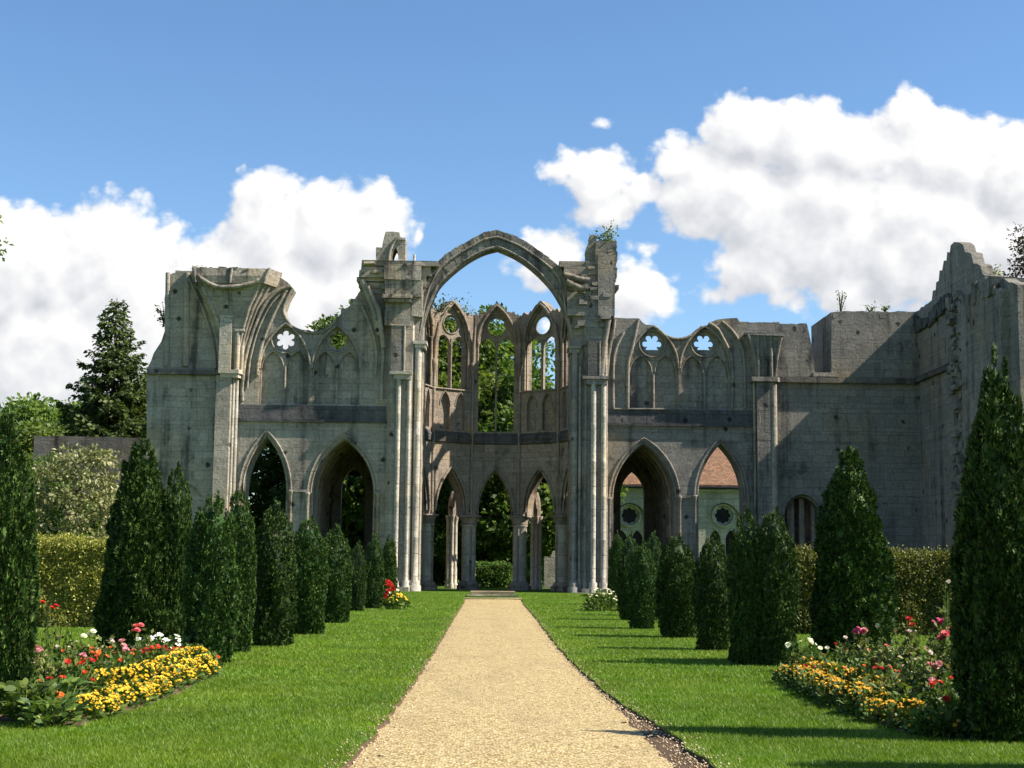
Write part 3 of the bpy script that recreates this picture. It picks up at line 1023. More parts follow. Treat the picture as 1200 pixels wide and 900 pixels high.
ga.panel(offs0(o_, 0.02) + list(reversed(i_)), [], FAC, -0.02, 0.5)
NV = 42
io, oo = resample(i_, NV), resample(o_, NV)
vrnd = random.Random(12)
for lo_, hi_, dd in ((0.0, 0.50, 0.05), (0.54, 1.0, 0.10)):
    for k in range(NV):
        g_ = 0.05
        q = []
        for (kk, f_) in ((k + g_ / 2, lo_), (k + g_ / 2, hi_), (k + 1 - g_ / 2, hi_), (k + 1 - g_ / 2, lo_)):
            j0 = int(kk); j0 = min(j0, NV - 1); t_ = kk - j0
            ip = (io[j0][0] + (io[j0 + 1][0] - io[j0][0]) * t_, io[j0][1] + (io[j0 + 1][1] - io[j0][1]) * t_)
            op = (oo[j0][0] + (oo[j0 + 1][0] - oo[j0][0]) * t_, oo[j0][1] + (oo[j0 + 1][1] - oo[j0][1]) * t_)
            f2 = f_ + (vrnd.uniform(-.02, .04) if f_ == 1.0 else 0)
            q.append((ip[0] + (op[0] - ip[0]) * f2, ip[1] + (op[1] - ip[1]) * f2))
        ga.panel(q, [], FAC, -dd + vrnd.uniform(-.015, .015), 0.0)


def offs(pts, d):
    """move an arch line towards the middle of its opening"""
    cx_, cz_ = XX(582, py=404), ZZ(440, 582)
    return [(x + (cx_ - x) / math.hypot(cx_ - x, cz_ - z) * d, z + (cz_ - z) / math.hypot(cx_ - x, cz_ - z) * d) for x, z in pts]


ga.panel(offs(o_, 0.12) + list(reversed(offs(i_, 0.01))), [], FAC, 0.5, 0.95)
gar = obj('great_arch', ga, STONE_R, ruin)
gm = MB(0.12)
gm.tube(p3(offs(o_, 0.34), 69.91), 0.05, 7)
gm.tube(p3(offs(i_, -0.08), 69.95), 0.045, 8)
obj('arch_moulding', gm, STONE, gar)

# ---- vaulted chapels behind the inner arches
for (a0, a1, ys, ya, e0, e1, eys, eya, mat, par) in ((362.5, 441, 578, 510.5, 400, 428, 575, 548, STONE_WARM, wl), (716, 794, 584, 516.5, 727, 755, 580, 553, STONE_WARM, wr)):
    ar = arch_px(a0, a1, ys, ya, inset=0.0)
    zs, za = ar[1][1], max(q[1] for q in ar)
    x0, x1 = ar[0][0], ar[-1][0]
    tb = MB()
    tb.panel([(x0 - 0.5, ZB)] + pointed(x0 - 0.5, x1 + 0.5, zs, za + 0.6) + [(x1 + 0.5, ZB), (x1, ZB)] + list(reversed(pointed(x0, x1, zs, za))) + [(x0, ZB)], [], FAC, 1.36, 9.0)
    hole = arch_px(e0, e1, eys, eya, None, 79.1)
    tb.panel([(x0 - 0.5, ZB)] + pointed(x0 - 0.5, x1 + 0.5, zs, za + 0.6) + [(x1 + 0.5, ZB)], [hole], FAC, 9.0, 9.5)
    cv = obj('chapel_vault', tb, mat, par)
    for k in range(6):
        q = MB()
        y = 71.8 + k * 1.35
        w_ = 0.10
        q.tube([(x0 + w_, y, ZB)] + p3(pointed(x0 + w_, x1 - w_, zs, za - w_), y) + [(x1 - w_, y, ZB)], 0.11, 8)
        for xx in (x0 + w_, x1 - w_):
            q.lathe(xx, y, [(0.12, zs - 0.3), (0.2, zs - 0.05), (0.21, zs + 0.08), (0.12, zs + 0.1)], 12)
        obj('vault_rib', q, mat, cv)

# ---- apse: five sides of a decagon
AY = 75.0
aw = P(608, 560, AY).x - P(552, 560, AY).x
apo = aw / 2 / math.tan(R(18))
ACX = P(580.2, 560, AY).x
AC = Vector((ACX, AY - apo, 0))
rad = aw / 2 / math.sin(R(18))


def za_(py):
    return P(580, py, AY).z


zsp, zap, zband0, zband1, zsill, zwsp, zwap, ztop = za_(600), za_(549), za_(520), za_(507), za_(459), za_(402), za_(357.5), za_(352)
for k in (-2, -1, 0, 1, 2):
    th = R(36 * k)
    N = Vector((math.sin(th), math.cos(th), 0))
    U = Vector((math.cos(th), -math.sin(th), 0))
    fr = (AC + N * apo, U, N)
    h = aw / 2

    def fp(u, z, d):
        q = fr[0] + U * u + N * d
        return (q.x, q.y, z)
    rnd = random.Random(k + 20)
    lw = h - 0.27
    # wall from the springing of the lower arch up to the broken wall head
    top = [(-h, za_(369))]
    ext = pointed(-(h - 0.10), h - 0.10, zwsp, zwap + 0.13, 14)
    eu, ez = [q[0] for q in ext], [q[1] for q in ext]
    for u in np.linspace(-h + 0.06, h - 0.06, 27):
        zz = float(np.interp(u, eu, ez)) + rnd.uniform(-0.02, 0.03)
        base_ = za_(rnd.choice((365, 366, 367, 368, 369, 370)) if k != -1 else rnd.choice((367, 369, 371, 372)))
        top.append((u, max(zz, base_)))
    top.append((h, za_(369)))
    low = arch(-lw, lw, zsp, zap, zsp - 0.2)
    out = [(-h, zsp - 0.2)] + top + [(h, zsp - 0.2)] + list(reversed(low))
    wsill = zband1 + 0.05 if k == 0 else zsill
    ww = h - 0.22
    win = arch(-ww, ww, zwsp, zwap, wsill)
    wall = MB()
    holes_a = [win]
    if k != 0:
        for s_ in (-1, 1):
            holes_a.append(arch(s_ * 0.48 - 0.30, s_ * 0.48 + 0.30, za_(478), za_(463), zband1 + 0.08))
    wall.panel(out, holes_a, fr, 0.0, 0.22, back=False)
    low2 = arch(-lw + 0.13, lw - 0.13, zsp, zap - 0.15, zsp - 0.2)
    out2 = [(-h, zsp - 0.2)] + top + [(h, zsp - 0.2)] + list(reversed(low2))
    wall.panel(out2, [win], fr, 0.22, 0.75)
    bay = obj('apse_wall', wall, STONE_WARM, ruin)
    # two-light window with an oculus
    tr = MB(0.10)
    mw = 0.05
    li = []
    for s_ in (-1, 1):
        a_, b_ = (mw, ww - 0.06) if s_ > 0 else (-ww + 0.06, -mw)
        if k == 0:
            li.append(arch(a_, b_, za_(408), za_(395.5), wsill + 0.02))
        else:
            li.append(arch(a_, b_, za_(408), za_(395.5), wsill + 0.02))
    cz_ = za_(382.5)
    li.append(circle(0, cz_, 0.47, 26))
    tr.panel(win, li, fr, 0.24, 0.44)
    for hh in li[:2]:
        tr.tube([fp(u, z, 0.24) for u, z in hh[1:-1]], 0.035, 6)
    tr.tube([fp(0.51 * math.cos(a), cz_ + 0.51 * math.sin(a), 0.24) for a in np.linspace(0, 2 * PI, 27)[:-1]], 0.05, 6, closed=True)
    tr.tube([fp(0, wsill, 0.22), fp(0, zwsp + 0.1, 0.22)], 0.05, 8)
    for s_ in (-1, 1):
        tr.tube([fp(s_ * (ww - 0.03), wsill, 0.05), fp(s_ * (ww - 0.03), zwsp, 0.05)], 0.06, 8)
        tr.lathe(*fp(s_ * (ww - 0.03), 0, 0.05)[:2], [(0.06, zwsp - 0.2), (0.10, zwsp - 0.05), (0.11, zwsp + 0.04), (0.06, zwsp + 0.05)], 10)
    tr.tube([fp(u, z, 0.0) for u, z in pointed(-ww + 0.02, ww - 0.02, zwsp, zwap - 0.03)], 0.075, 8)
    tr.tube([fp(u, z, 0.14) for u, z in pointed(-ww + 0.10, ww - 0.10, zwsp, zwap - 0.12)], 0.06, 8)
    obj('window_tracery', tr, STONE_WARM, bay)
    mo = MB(0.14)
    mo.tube([fp(u, z, -0.02) for u, z in pointed(-lw - 0.02, lw + 0.02, zsp, zap + 0.03)], 0.07, 8)
    mo.tube([fp(u, z, 0.12) for u, z in pointed(-lw + 0.07, lw - 0.07, zsp, zap - 0.08)], 0.055, 8)
    if k != 0:
        for s_ in (-1, 1):
            mo.tube([fp(s_ * 0.48 + u, z, -0.01) for u, z in pointed(-0.32, 0.32, za_(478), za_(461))], 0.035, 6)
        mo.tube([fp(-h + 0.1, zsill, -0.05), fp(h - 0.1, zsill, -0.05)], 0.05, 6)
    obj('arch_moulding', mo, STONE_WARM, bay)
    bd = MB()
    bd.add([fp(-h, zband1, 0.02), fp(h, zband1, 0.02), fp(h * .98, zband1 - 0.22, -0.12), fp(-h * .98, zband1 - 0.22, -0.12), fp(h * .98, zband0, -0.12), fp(-h * .98, zband0, -0.12), fp(-h, zband0 - 0.06, 0.02), fp(h, zband0 - 0.06, 0.02)],
           [(0, 3, 2, 1), (3, 5, 4, 2), (5, 6, 7, 4)])
    obj('string_course', bd, STONE_DARK, bay)
# columns on the corners, with wall shafts above them
for k in (-2.5, -1.5, -0.5, 0.5, 1.5, 2.5):
    th = R(36 * k)
    dr = Vector((math.sin(th), math.cos(th), 0))
    c = AC + dr * (rad + 0.25)
    q = MB()
    zc = zsp - 0.2
    q.lathe(c.x, c.y, [(0.36, 0.75)] + [z for kk in range(1, 5) for z in ((0.36, 0.75 + kk * 0.62), (0.365, 0.76 + kk * 0.62))] + [(0.36, zc - 0.55), (0.40, zc - 0.53), (0.40, zc - 0.48)], 24)
    colm = obj('column', q, STONE_PALE, ruin)
    q = MB()
    q.lathe(c.x, c.y, [(0.37, zc - 0.50), (0.42, zc - 0.38), (0.40, zc - 0.30), (0.52, zc - 0.08)], 16)
    q.lathe(c.x, c.y, [(0.60, zc - 0.08), (0.62, zc - 0.04), (0.60, zc + 0.01)], 8, smooth=False)
    obj('capital', q, STONE_WARM, colm)
    q = MB()
    q.lathe(c.x, c.y, [(0.60, 0.0), (0.60, 0.52), (0.52, 0.56)], 8, smooth=False)
    q.lathe(c.x, c.y, [(0.48, 0.56), (0.50, 0.62), (0.43, 0.68), (0.44, 0.72), (0.37, 0.76)], 20)
    obj('base', q, STONE_WARM, colm)
    a = AC + dr * (rad - 0.06)
    ws = MB()
    t_ = Vector((dr.y, -dr.x, 0))
    for o_s, rr, zt_ in ((0, 0.085, za_(430)), (0.12, 0.05, za_(372)), (-0.12, 0.05, za_(372))):
        b = a + t_ * o_s + dr * (0.0 if o_s == 0 else 0.06)
        z0_ = zsp - 0.2 if o_s else (0.3 if abs(k) < 2 else zsp)
        ws.lathe(b.x, b.y, [(rr, z0_), (rr, zt_)], 10)
    ws.lathe(a.x, a.y, [(0.10, za_(440)), (0.17, za_(431)), (0.18, za_(427)), (0.10, za_(426))], 12)
    # broken stump of the vault rib above the shaft
    e_ = AC + dr * (rad - 0.30)
    ws.tube([(a.x, a.y, za_(428)), (a.x - dr.x * 0.05, a.y - dr.y * 0.05, za_(405)), (e_.x, e_.y, za_(384))], [0.10, 0.10, 0.07], 7)
    obj('wall_shaft', ws, STONE_WARM, colm)
# clustered piers of the ambulatory, with the ribs that still join them to the apse
for k in (-1.5, -0.5, 0.5, 1.5):
    th = R(36 * k)
    dr = Vector((math.sin(th), math.cos(th), 0))
    t_ = Vector((dr.y, -dr.x, 0))
    c = AC + dr * 7.3
    q = MB()
    q.lathe(c.x, c.y, [(0.22, 0.0), (0.22, zsp - 0.1)], 12)
    ap_ = obj('ambulatory_pier', q, STONE_PALE, ruin)
    for j in range(7):
        a_ = 2 * PI * j / 7 + 0.3
        b = c + Vector((math.cos(a_), math.sin(a_), 0)) * 0.23
        q = MB()
        q.lathe(b.x, b.y, [(0.13, 0), (0.13, 0.5), (0.09, 0.6), (0.075, 0.62), (0.075, zsp - 0.45), (0.09, zsp - 0.42), (0.12, zsp - 0.22), (0.14, zsp - 0.18), (0.14, zsp - 0.1)], 12)
        obj('shaft', q, STONE_PALE, ap_)
    q = MB()
    q.lathe(c.x, c.y, [(0.24, zsp - 0.1), (0.24, zsp + 0.3), (0.20, zsp + 0.8), (0.08, zsp + 1.2)], 9, smooth=False)
    inner = AC + dr * (rad + 0.4)

    def arc3(a, b, rise, n=10):
        a, b = Vector(a), Vector(b)
        return [tuple(a.lerp(b, i / n) + Vector((0, 0, rise * math.sin(PI * i / n) ** 0.8))) for i in range(n + 1)]
    q.tube(arc3((c.x, c.y, zsp), (inner.x, inner.y, zsp + 0.1), 1.75), 0.11, 8)
    obj('vault_rib', q, STONE_WARM, ap_)

# ---- right side wall, running towards the viewer
XR = XX(1075, py=420)
SIDE = (Vector((XR, 0, 0)), Y_, X_)
tp = [(1073, 365), (1082, 359), (1092, 352), (1093, 340), (1096.5, 339), (1097, 330), (1100, 329), (1101, 318), (1104, 317), (1106, 306), (1109, 305), (1110, 296), (1113, 295), (1114, 287),
      (1118, 284), (1124, 283), (1129, 287), (1131, 296), (1138, 298), (1141, 308), (1149, 310), (1151, 320), (1158, 323), (1170, 325), (1186, 331), (1192, 334)]
sp_ = [(q.y, q.z) for q in (PX(x, y, XR) for x, y in tp)]
sw = MB()
yend = sp_[-1][0]
sw.panel([(70.0, ZB), ] + [(min(70.0, y), z) for y, z in rag(sp_, 0.3, 0.05, 9)] + [(yend, ZB)], [], SIDE, 0.0, 0.5)
side = obj('side_wall', sw, STONE_R, ruin)
ss = MB()
zc = ZZ(446, 1074)
ya_ = PX(1124, 440, XR).y
ss.box(XR - 0.2, XR + 0.02, ya_, 69.76, zc - 0.14, zc + 0.12)
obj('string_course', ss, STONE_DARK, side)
by0, by1 = PX(1190, 600, XR).y, PX(1141, 600, XR).y
bt = MB()
ztb = PX(1165, 347, XR).z
bt.prism([(XR - 0.35, by1), (XR - 0.35, by0), (XR + 2.4, by0), (XR + 2.4, by1)], ZB, ztb)
for k in range(26):
    y = random.uniform(by0, by1)
    bt.stone(XR - random.uniform(0.25, 0.45), XR + random.uniform(0.6, 2.2), y, y + random.uniform(0.3, 0.8), ztb - 0.1, ztb + random.uniform(0.05, 0.9), 0.07)
obj('buttress', bt, STONE_R, side)
bk = MB()
yb0, yb1 = by1, PX(1124, 600, XR).y
for k in range(130):
    z = random.uniform(0.2, PX(1132, 345, XR).z)
    y = random.uniform(yb0, yb1)
    hh = random.uniform(0.15, 0.4)
    bk.stone(XR - random.uniform(0.04, 0.30), XR + 0.2, y, y + random.uniform(0.3, 0.7), z, z + hh, 0.05)
obj('broken_masonry', bk, STONE_R, side)
co = MB()
for k in range(34):
    t = k / 33
    a = PX(1073 + 70 * t, 365 + (333 - 365) * t + 8 * math.sin(t * 9), XR)
    co.stone(XR - random.uniform(0.05, 0.22), XR + 0.3, a.y - 0.3, a.y + 0.3, a.z - random.uniform(0.5, 1.0), a.z - 0.25, 0.06)
obj('corbel_table', co, STONE_DARK, side)


def wall_head(parent, pts, Yf, Yb, mat, hmin=0.06, hmax=0.26, seed=0):
    rnd = random.Random(seed)
    q = MB()
    w = LL(pts)
    for (xa, za0), (xb, zb0) in zip(w, w[1:]):
        if xb < xa + 0.05:
            continue
        n = max(1, int((xb - xa) / 0.42))
        for i in range(n):
            t0, t1 = i / n, (i + 1) / n
            for (f0, f1) in ((Yf + 0.03, Yf + 0.62), (Yf + 0.64, Yb - 0.03)):
                if rnd.random() < 0.22:
                    continue
                zt_ = za0 + (zb0 - za0) * (t0 + t1) / 2
                x0_, x1_ = xa + (xb - xa) * t0 + rnd.uniform(0, .05), xa + (xb - xa) * t1 - rnd.uniform(0, .05)
                q.stone(x0_, x1_, f0 + rnd.uniform(-0.04, 0.08), f1, zt_ - 0.3, zt_ + rnd.uniform(hmin, hmax) * (0.5 if rnd.random() < .5 else 1), 0.035)
    return obj('wall_head', q, mat, parent)


wall_head(wl, [(194, 322), (205, 318.5), (216, 317.5), (232, 319)], 70, 71.3, STONE, -0.02, 0.12, 1)
wall_head(wl, [(398, 369), (410, 358.5), (418, 347.5), (424, 338)], 70, 71.3, STONE, -0.05, 0.14, 2)
wall_head(wr, [(866, 377), (905, 378.5), (946, 380.5)], 70, 71.3, STONE_R, -0.02, 0.10, 3)
wall_head(wr, [(976, 366.5), (990, 365.5), (1010, 365), (1040, 366), (1074, 365.5)], 70, 71.3, STONE_R, -0.02, 0.10, 4)
wall_head(wr, [(708, 372.5), (720, 372.5), (735, 373.5), (748, 373.5)], 70, 71.3, STONE_R, -0.04, 0.06, 5)



for (w_, mat, pts) in ((wl, STONE, [(343, 338), (336, 351), (332, 362), (334, 371), (339, 379), (346, 385), (356, 388.5), (366, 390), (376, 389), (384, 385), (391, 379), (396, 372)]),
                       (wr, STONE_R, [(767, 382), (771, 387), (776, 391), (783, 395), (790, 397), (797, 397.3), (804, 396), (811, 392.5), (817, 387.5), (823, 383)])):
    q = MB(0.10)
    q.tube(p3(crv(pts), 69.99), 0.075, 7)
    q.tube(p3(crv(pts), 70.25), 0.085, 7)
    obj('wall_rib', q, mat, w_)

# ------------------------------------------------------------------ other buildings and walls
def setof(name, mb, mats, label, cat, group=None):
    o = obj(name, mb, mats)
    return tag(o, label, cat, group)


hall = thing('stone_hall', (P(800, 600, 95).x, 95, 0), 'pale stone building with a brown tiled roof and round windows, seen through the right arches', 'building', static=True)
HF = (Vector((0, 95, 0)), X_, Y_)
hx0, hx1 = XX(713, 95), XX(905, 95)
hz = ZZ(571, 846, 95)
hw = MB()
holes, ocs = [], []
for cx_ in (738, 848):
    c = xz(cx_, 604, 95)
    holes.append(arch_px(cx_ - 21, cx_ + 21, 612, 589, 660, 95))
    ocs.append(c)
hw.panel([(hx0, ZB), (hx0, hz), (hx1, hz), (hx1, ZB)], holes, HF, 0, 0.25, back=False)
sm_holes = []
for (cx_, c) in zip((738, 848), ocs):
    sm_holes.append(circle(c[0], c[1], 0.62, 24))
    for s_ in (-1, 1):
        sm_holes.append(arch(c[0] + s_ * 0.52 - 0.36, c[0] + s_ * 0.52 + 0.36, c[1] - 1.6, c[1] - 0.95, ZZ(655, 846, 95)))
hw.panel([(hx0, ZB), (hx0, hz), (hx1, hz), (hx1, ZB)], sm_holes, HF, 0.25, 0.7)
hwall = obj('wall', hw, WALL_PALE, hall)
for c in ocs:
    rw = MB()
    rw.panel(circle(c[0], c[1], 0.62, 24), [foil(c[0], c[1], 0.52, lobes=8)], HF, 0.36, 0.46)
    rw.tube([(c[0] + 0.72 * math.cos(a), 95.22, c[1] + 0.72 * math.sin(a)) for a in np.linspace(0, 2 * PI, 25)[:-1]], 0.09, 7, closed=True)
    w_ = obj('round_window', rw, WALL_PALE, hall)
    g_ = MB()
    g_.panel(circle(c[0], c[1], 0.62, 24), [], HF, 0.5, 0.52)
    obj('pane', g_, DARKGLASS, w_)
    for s_ in (-1, 1):
        g_ = MB()
        g_.panel(arch(c[0] + s_ * 0.52 - 0.36, c[0] + s_ * 0.52 + 0.36, c[1] - 1.6, c[1] - 0.95, ZZ(655, 846, 95)), [], HF, 0.48, 0.5)
        obj('window', g_, DARKGLASS, hall)
mt, nt, out = newmat('roof_tile')
geo = nt.new('ShaderNodeNewGeometry')
pos = geo.outputs['Position']
br = nt.new('ShaderNodeTexBrick')
mp = nt.new('ShaderNodeMapping')
nt.put(mp.inputs['Vector'], pos)
mp.inputs['Rotation'].default_value = (R(90), 0, 0)
sx = nt.new('ShaderNodeSeparateXYZ')
nt.put(sx.inputs[0], pos)
cx = nt.new('ShaderNodeCombineXYZ')
nt.put(cx.inputs[0], sx.outputs[0])
nt.put(cx.inputs[1], nt.math('MULTIPLY', sx.outputs[2], 1.6))
nt.put(br.inputs['Vector'], cx.outputs[0])
for k_, v_ in (('Color1', (0, 0, 0)), ('Color2', (1, 1, 1)), ('Mortar', (0.4, 0.4, 0.4)), ('Scale', 1.0), ('Mortar Size', 0.012), ('Brick Width', 0.20), ('Row Height', 0.17)):
    nt.put(br.inputs[k_], v_)
n1 = nt.noise(pos, 1.6, 7, 0.7)
col = nt.mix(br.outputs[0], (0.13, 0.064, 0.034), (0.33, 0.180, 0.105))
col = nt.mix(nt.maprange(n1, 0.35, 0.7), col, (0.19, 0.12, 0.075))
col = nt.mix(nt.math('MULTIPLY', br.outputs['Fac'], 0.8), col, (0.05, 0.03, 0.02))
h = nt.math('SUBTRACT', br.outputs[0], nt.math('MULTIPLY', br.outputs['Fac'], 1.5))
nt.l.new(principled(nt, col, 0.9, 0.15, bump(nt, h, 0.03, 0.8)), out.inputs[0])
ROOF = mt
rf = MB()
rz = ZZ(508, 846, 101.5)
rf.add([(hx0 - .3, 94.7, hz - 0.02), (hx1 + .3, 94.7, hz - 0.02), (hx1 + .3, 101.5, rz), (hx0 - .3, 101.5, rz), (hx0 - .3, 94.7, hz + 0.14), (hx1 + .3, 94.7, hz + 0.14), (hx1 + .3, 101.5, rz + .16), (hx0 - .3, 101.5, rz + .16),
        (hx0 - .3, 108, hz + .14), (hx1 + .3, 108, hz + .14)],
       [(0, 1, 2, 3), (4, 7, 6, 5), (0, 4, 5, 1), (1, 5, 6, 2), (0, 3, 7, 4), (7, 8, 9, 6)])
obj('roof', rf, ROOF, hall)
ev = MB()
ev.box(hx0, hx1, 94.78, 94.98, hz - 0.30, hz - 0.03)
obj('cornice', ev, WALL_PALE, hall)
gt = MB(0.05)
gt.tube([(hx0 + t * (hx1 - hx0), 94.62, hz - 0.06) for t in np.linspace(0, 1, 12)], 0.085, 8)
obj('gutter', gt, DARKGLASS, hall)

lw_ = MB()
a, b = P(40, 513, 79), P(178, 513, 79)
lw_.panel([(a.x, ZB)] + rag([(a.x, a.z + 0.1), (b.x, b.z)], 0.5, 0.04, 2) + [(b.x, ZB)], [], (Vector((0, 79, 0)), X_, Y_), 0, 0.7)
setof('boundary_wall', lw_, STONE_MID, 'low plain stained stone wall joining the left end of the ruin, below the fir', 'wall')
rw_ = MB()
a, b = P(638, 650, 83), P(672, 636, 83)
rw_.panel([(a.x, ZB)] + rag([(a.x, a.z - 0.2), ((a.x + b.x) / 2, a.z + .25), (b.x, b.z)], 0.3, 0.12, 2) + [(b.x, ZB)], [], (Vector((0, 83, 0)), X_, Y_), 0, 0.7)
setof('rubble_wall', rw_, RUBBLE, 'low wall of pale rubble behind the right columns of the apse', 'wall')
# ------------------------------------------------------------------ ground
ELEFT = [G(x, y, -0.02) for x, y in ((300, 1010), (404, 900), (419, 884), (455, 842), (490, 793), (511, 760), (530, 728), (546, 703))]
ERIGHT = [G(x, y, -0.02) for x, y in ((930, 1010), (838, 902), (790, 865), (762, 845), (732, 829), (712, 814), (682, 788), (665, 771), (650, 754), (630, 727), (609, 703))]
GRIGHT = [G(x, y, -0.05) for x, y in ((872, 1010), (790, 900), (762, 872), (732, 840), (712, 820), (682, 792), (664, 772), (649, 754), (630, 728), (609, 703))]


def interp(poly, y):
    if y <= poly[0].y:
        return poly[0].x
    for a, b in zip(poly, poly[1:]):
        if y <= b.y:
            return a.x + (b.x - a.x) * (y - a.y) / (b.y - a.y)
    return poly[-1].x


YEND = 64.9


def wobble(y, s, amp):
    return amp * (noise.noise(Vector((y * 1.3, s, 0))) + 0.7 * noise.noise(Vector((y * 4.1, s + 9, 0))) + 0.5 * noise.noise(Vector((y * 11.0, s + 5, 0))))


def left_edge(y): return interp(ELEFT, y) + wobble(y, 1.0, 0.05)
def right_edge(y): return interp(ERIGHT, y) + wobble(y, 5.0, 0.06)
def gravel_edge(y): return min(interp(GRIGHT, y) + wobble(y, 8.0, 0.07), right_edge(y) - 0.01)


def sstep(a, b, x):
    t = max(0.0, min(1.0, (x - a) / (b - a)))
    return t * t * (3 - 2 * t)


def base_z(y):
    return 0.30 * sstep(62.0, 68.0, y)


mt, nt, out = newmat('lawn_turf')
geo = nt.new('ShaderNodeNewGeometry')
pos = geo.outputs['Position']
n1 = nt.noise(pos, 0.5, 5, 0.6)
n2 = nt.noise(pos, 14, 4, 0.7)
n3 = nt.noise(pos, 90, 3, 0.7)
col = nt.mix(nt.maprange(n1, 0.3, 0.7), (0.065, 0.125, 0.008), (0.105, 0.185, 0.013))
col = nt.mix(nt.maprange(n2, 0.45, 0.75), col, (0.10, 0.18, 0.025))
col = nt.mix(nt.maprange(n3, 0.45, 0.7), col, (0.025, 0.06, 0.008))
nt.l.new(principled(nt, col, 0.9, 0.1, bump(nt, nt.math('ADD', n3, nt.math('MULTIPLY', n2, 2)), 0.03, 0.9)), out.inputs[0])
TURF = mt
mt, nt, out = newmat('bare_soil')
geo = nt.new('ShaderNodeNewGeometry')
pos = geo.outputs['Position']
n2 = nt.noise(pos, 7, 6, 0.7)
n3 = nt.noise(pos, 50, 4, 0.7)
col = nt.mix(nt.maprange(n2, 0.3, 0.7), (0.07, 0.045, 0.028), (0.15, 0.10, 0.065))
col = nt.mix(nt.maprange(n3, 0.6, 0.75), col, (0.32, 0.25, 0.16))
nt.l.new(principled(nt, col, 0.95, 0.1, bump(nt, nt.math('ADD', n3, n2), 0.03, 0.9)), out.inputs[0])
SOIL = mt
mt, nt, out = newmat('gravel')
geo = nt.new('ShaderNodeNewGeometry')
pos = geo.outputs['Position']
vo = nt.new('ShaderNodeTexVoronoi', feature='F1')
nt.put(vo.inputs['Vector'], pos)
nt.put(vo.inputs['Scale'], 36)
vo2 = nt.new('ShaderNodeTexVoronoi', feature='F1')
nt.put(vo2.inputs['Vector'], pos)
nt.put(vo2.inputs['Scale'], 72)
wn = nt.new('ShaderNodeSeparateColor')
nt.put(wn.inputs[0], vo.outputs['Color'])
n1 = nt.noise(pos, 0.9, 4, 0.6)
col = nt.ramp(wn.outputs[0], [(0, (0.14, 0.095, 0.036)), (0.2, (0.35, 0.262, 0.108)), (0.65, (0.51, 0.40, 0.188)), (1, (0.66, 0.56, 0.33))])
gap = nt.maprange(vo.outputs['Distance'], 0.42, 0.72)
col = nt.mix(nt.math('MULTIPLY', gap, 0.75), col, (0.16, 0.10, 0.04))
n4 = nt.noise(nt.vmath('MULTIPLY', pos, (1.6, 0.35, 1)), 1.0, 5, 0.6)
col = nt.mix(nt.math('MULTIPLY', nt.maprange(n1, 0.35, 0.7), 0.25), col, (0.42, 0.31, 0.16))
col = nt.mix(nt.math('MULTIPLY', nt.maprange(n4, 0.48, 0.68), 0.38), col, (0.24, 0.175, 0.09))
h = nt.math('SUBTRACT', 1.0, vo.outputs['Distance'])
h = nt.math('ADD', h, nt.math('MULTIPLY', wn.outputs[1], 0.5))
nt.l.new(principled(nt, col, 0.85, 0.2, bump(nt, h, 0.014, 0.8)), out.inputs[0])
GRAVEL = mt

ys = [-400, -60, -10, 2, 6, 8] + list(np.arange(8.4, 30, 0.12)) + list(np.arange(30, YEND, 0.35)) + [YEND, 65.1, 65.3, 66, 67, 68, 69, 71, 75, 80, 86, 95, 110, 140, 200, 400, 1000, 3500]
gnd = MB()
rows = []
for y in ys:
    zb = base_z(y)
    inpath = y <= YEND
    yy = min(y, YEND)
    xl, xr_ = left_edge(yy), right_edge(yy)
    dep = 0.05 if inpath else 0.0
    far = 4000 if abs(y) > 150 else 1500
    lip = 0.0
    row = [(-far, y, zb), (-60, y, zb), (-20, y, zb), (-10, y, zb), (-6, y, zb), (-4, y, zb), (xl - 0.5, y, zb), (xl - 0.10, y, zb + 0.0), (xl - 0.015, y, zb - 0.012), (xl + 0.02, y, zb - dep),
           ((xl + xr_) / 2, y, zb - dep), (xr_ - 0.02, y, zb - dep), (xr_ + 0.015, y, zb - 0.012), (xr_ + 0.10, y, zb), (xr_ + 0.5, y, zb), (4, y, zb), (6, y, zb), (10, y, zb), (20, y, zb), (60, y, zb), (far, y, zb)]
    rows.append(row)
nc = len(rows[0])
verts = [p for r_ in rows for p in r_]
for j in range(len(rows) - 1):
    for i in range(nc - 1):
        pass
gnd.v = verts
for j in range(len(rows) - 1):
    for i in range(nc - 1):
        gnd.f.append((j * nc + i, j * nc + i + 1, (j + 1) * nc + i + 1, (j + 1) * nc + i))
        soil = 8 <= i <= 11 and ys[j + 1] <= YEND + 0.01
        gnd.s.append(False)
        gnd.m.append(1 if soil else 0)
o = obj('ground', gnd, [TURF, SOIL])
tag(o, kind='structure')
pth = MB()
prow = [y for y in ys if 1.9 < y <= YEND]
for y in prow:
    a, b = left_edge(y) - 0.01, gravel_edge(y)
    zb = base_z(y) - 0.030
    for t in np.linspace(0, 1, 9):
        x = a + (b - a) * t
        pth.v.append((x, y, zb + 0.012 * noise.noise(Vector((x * 2, y * 2, 3))) - (0.012 if t in (0.0, 1.0) else 0)))
for j in range(len(prow) - 1):
    for i in range(8):
        pth.f.append((j * 9 + i, j * 9 + i + 1, (j + 1) * 9 + i + 1, (j + 1) * 9 + i))
        pth.s.append(True)
        pth.m.append(0)
o = obj('gravel_path', pth, GRAVEL)
tag(o, kind='structure')

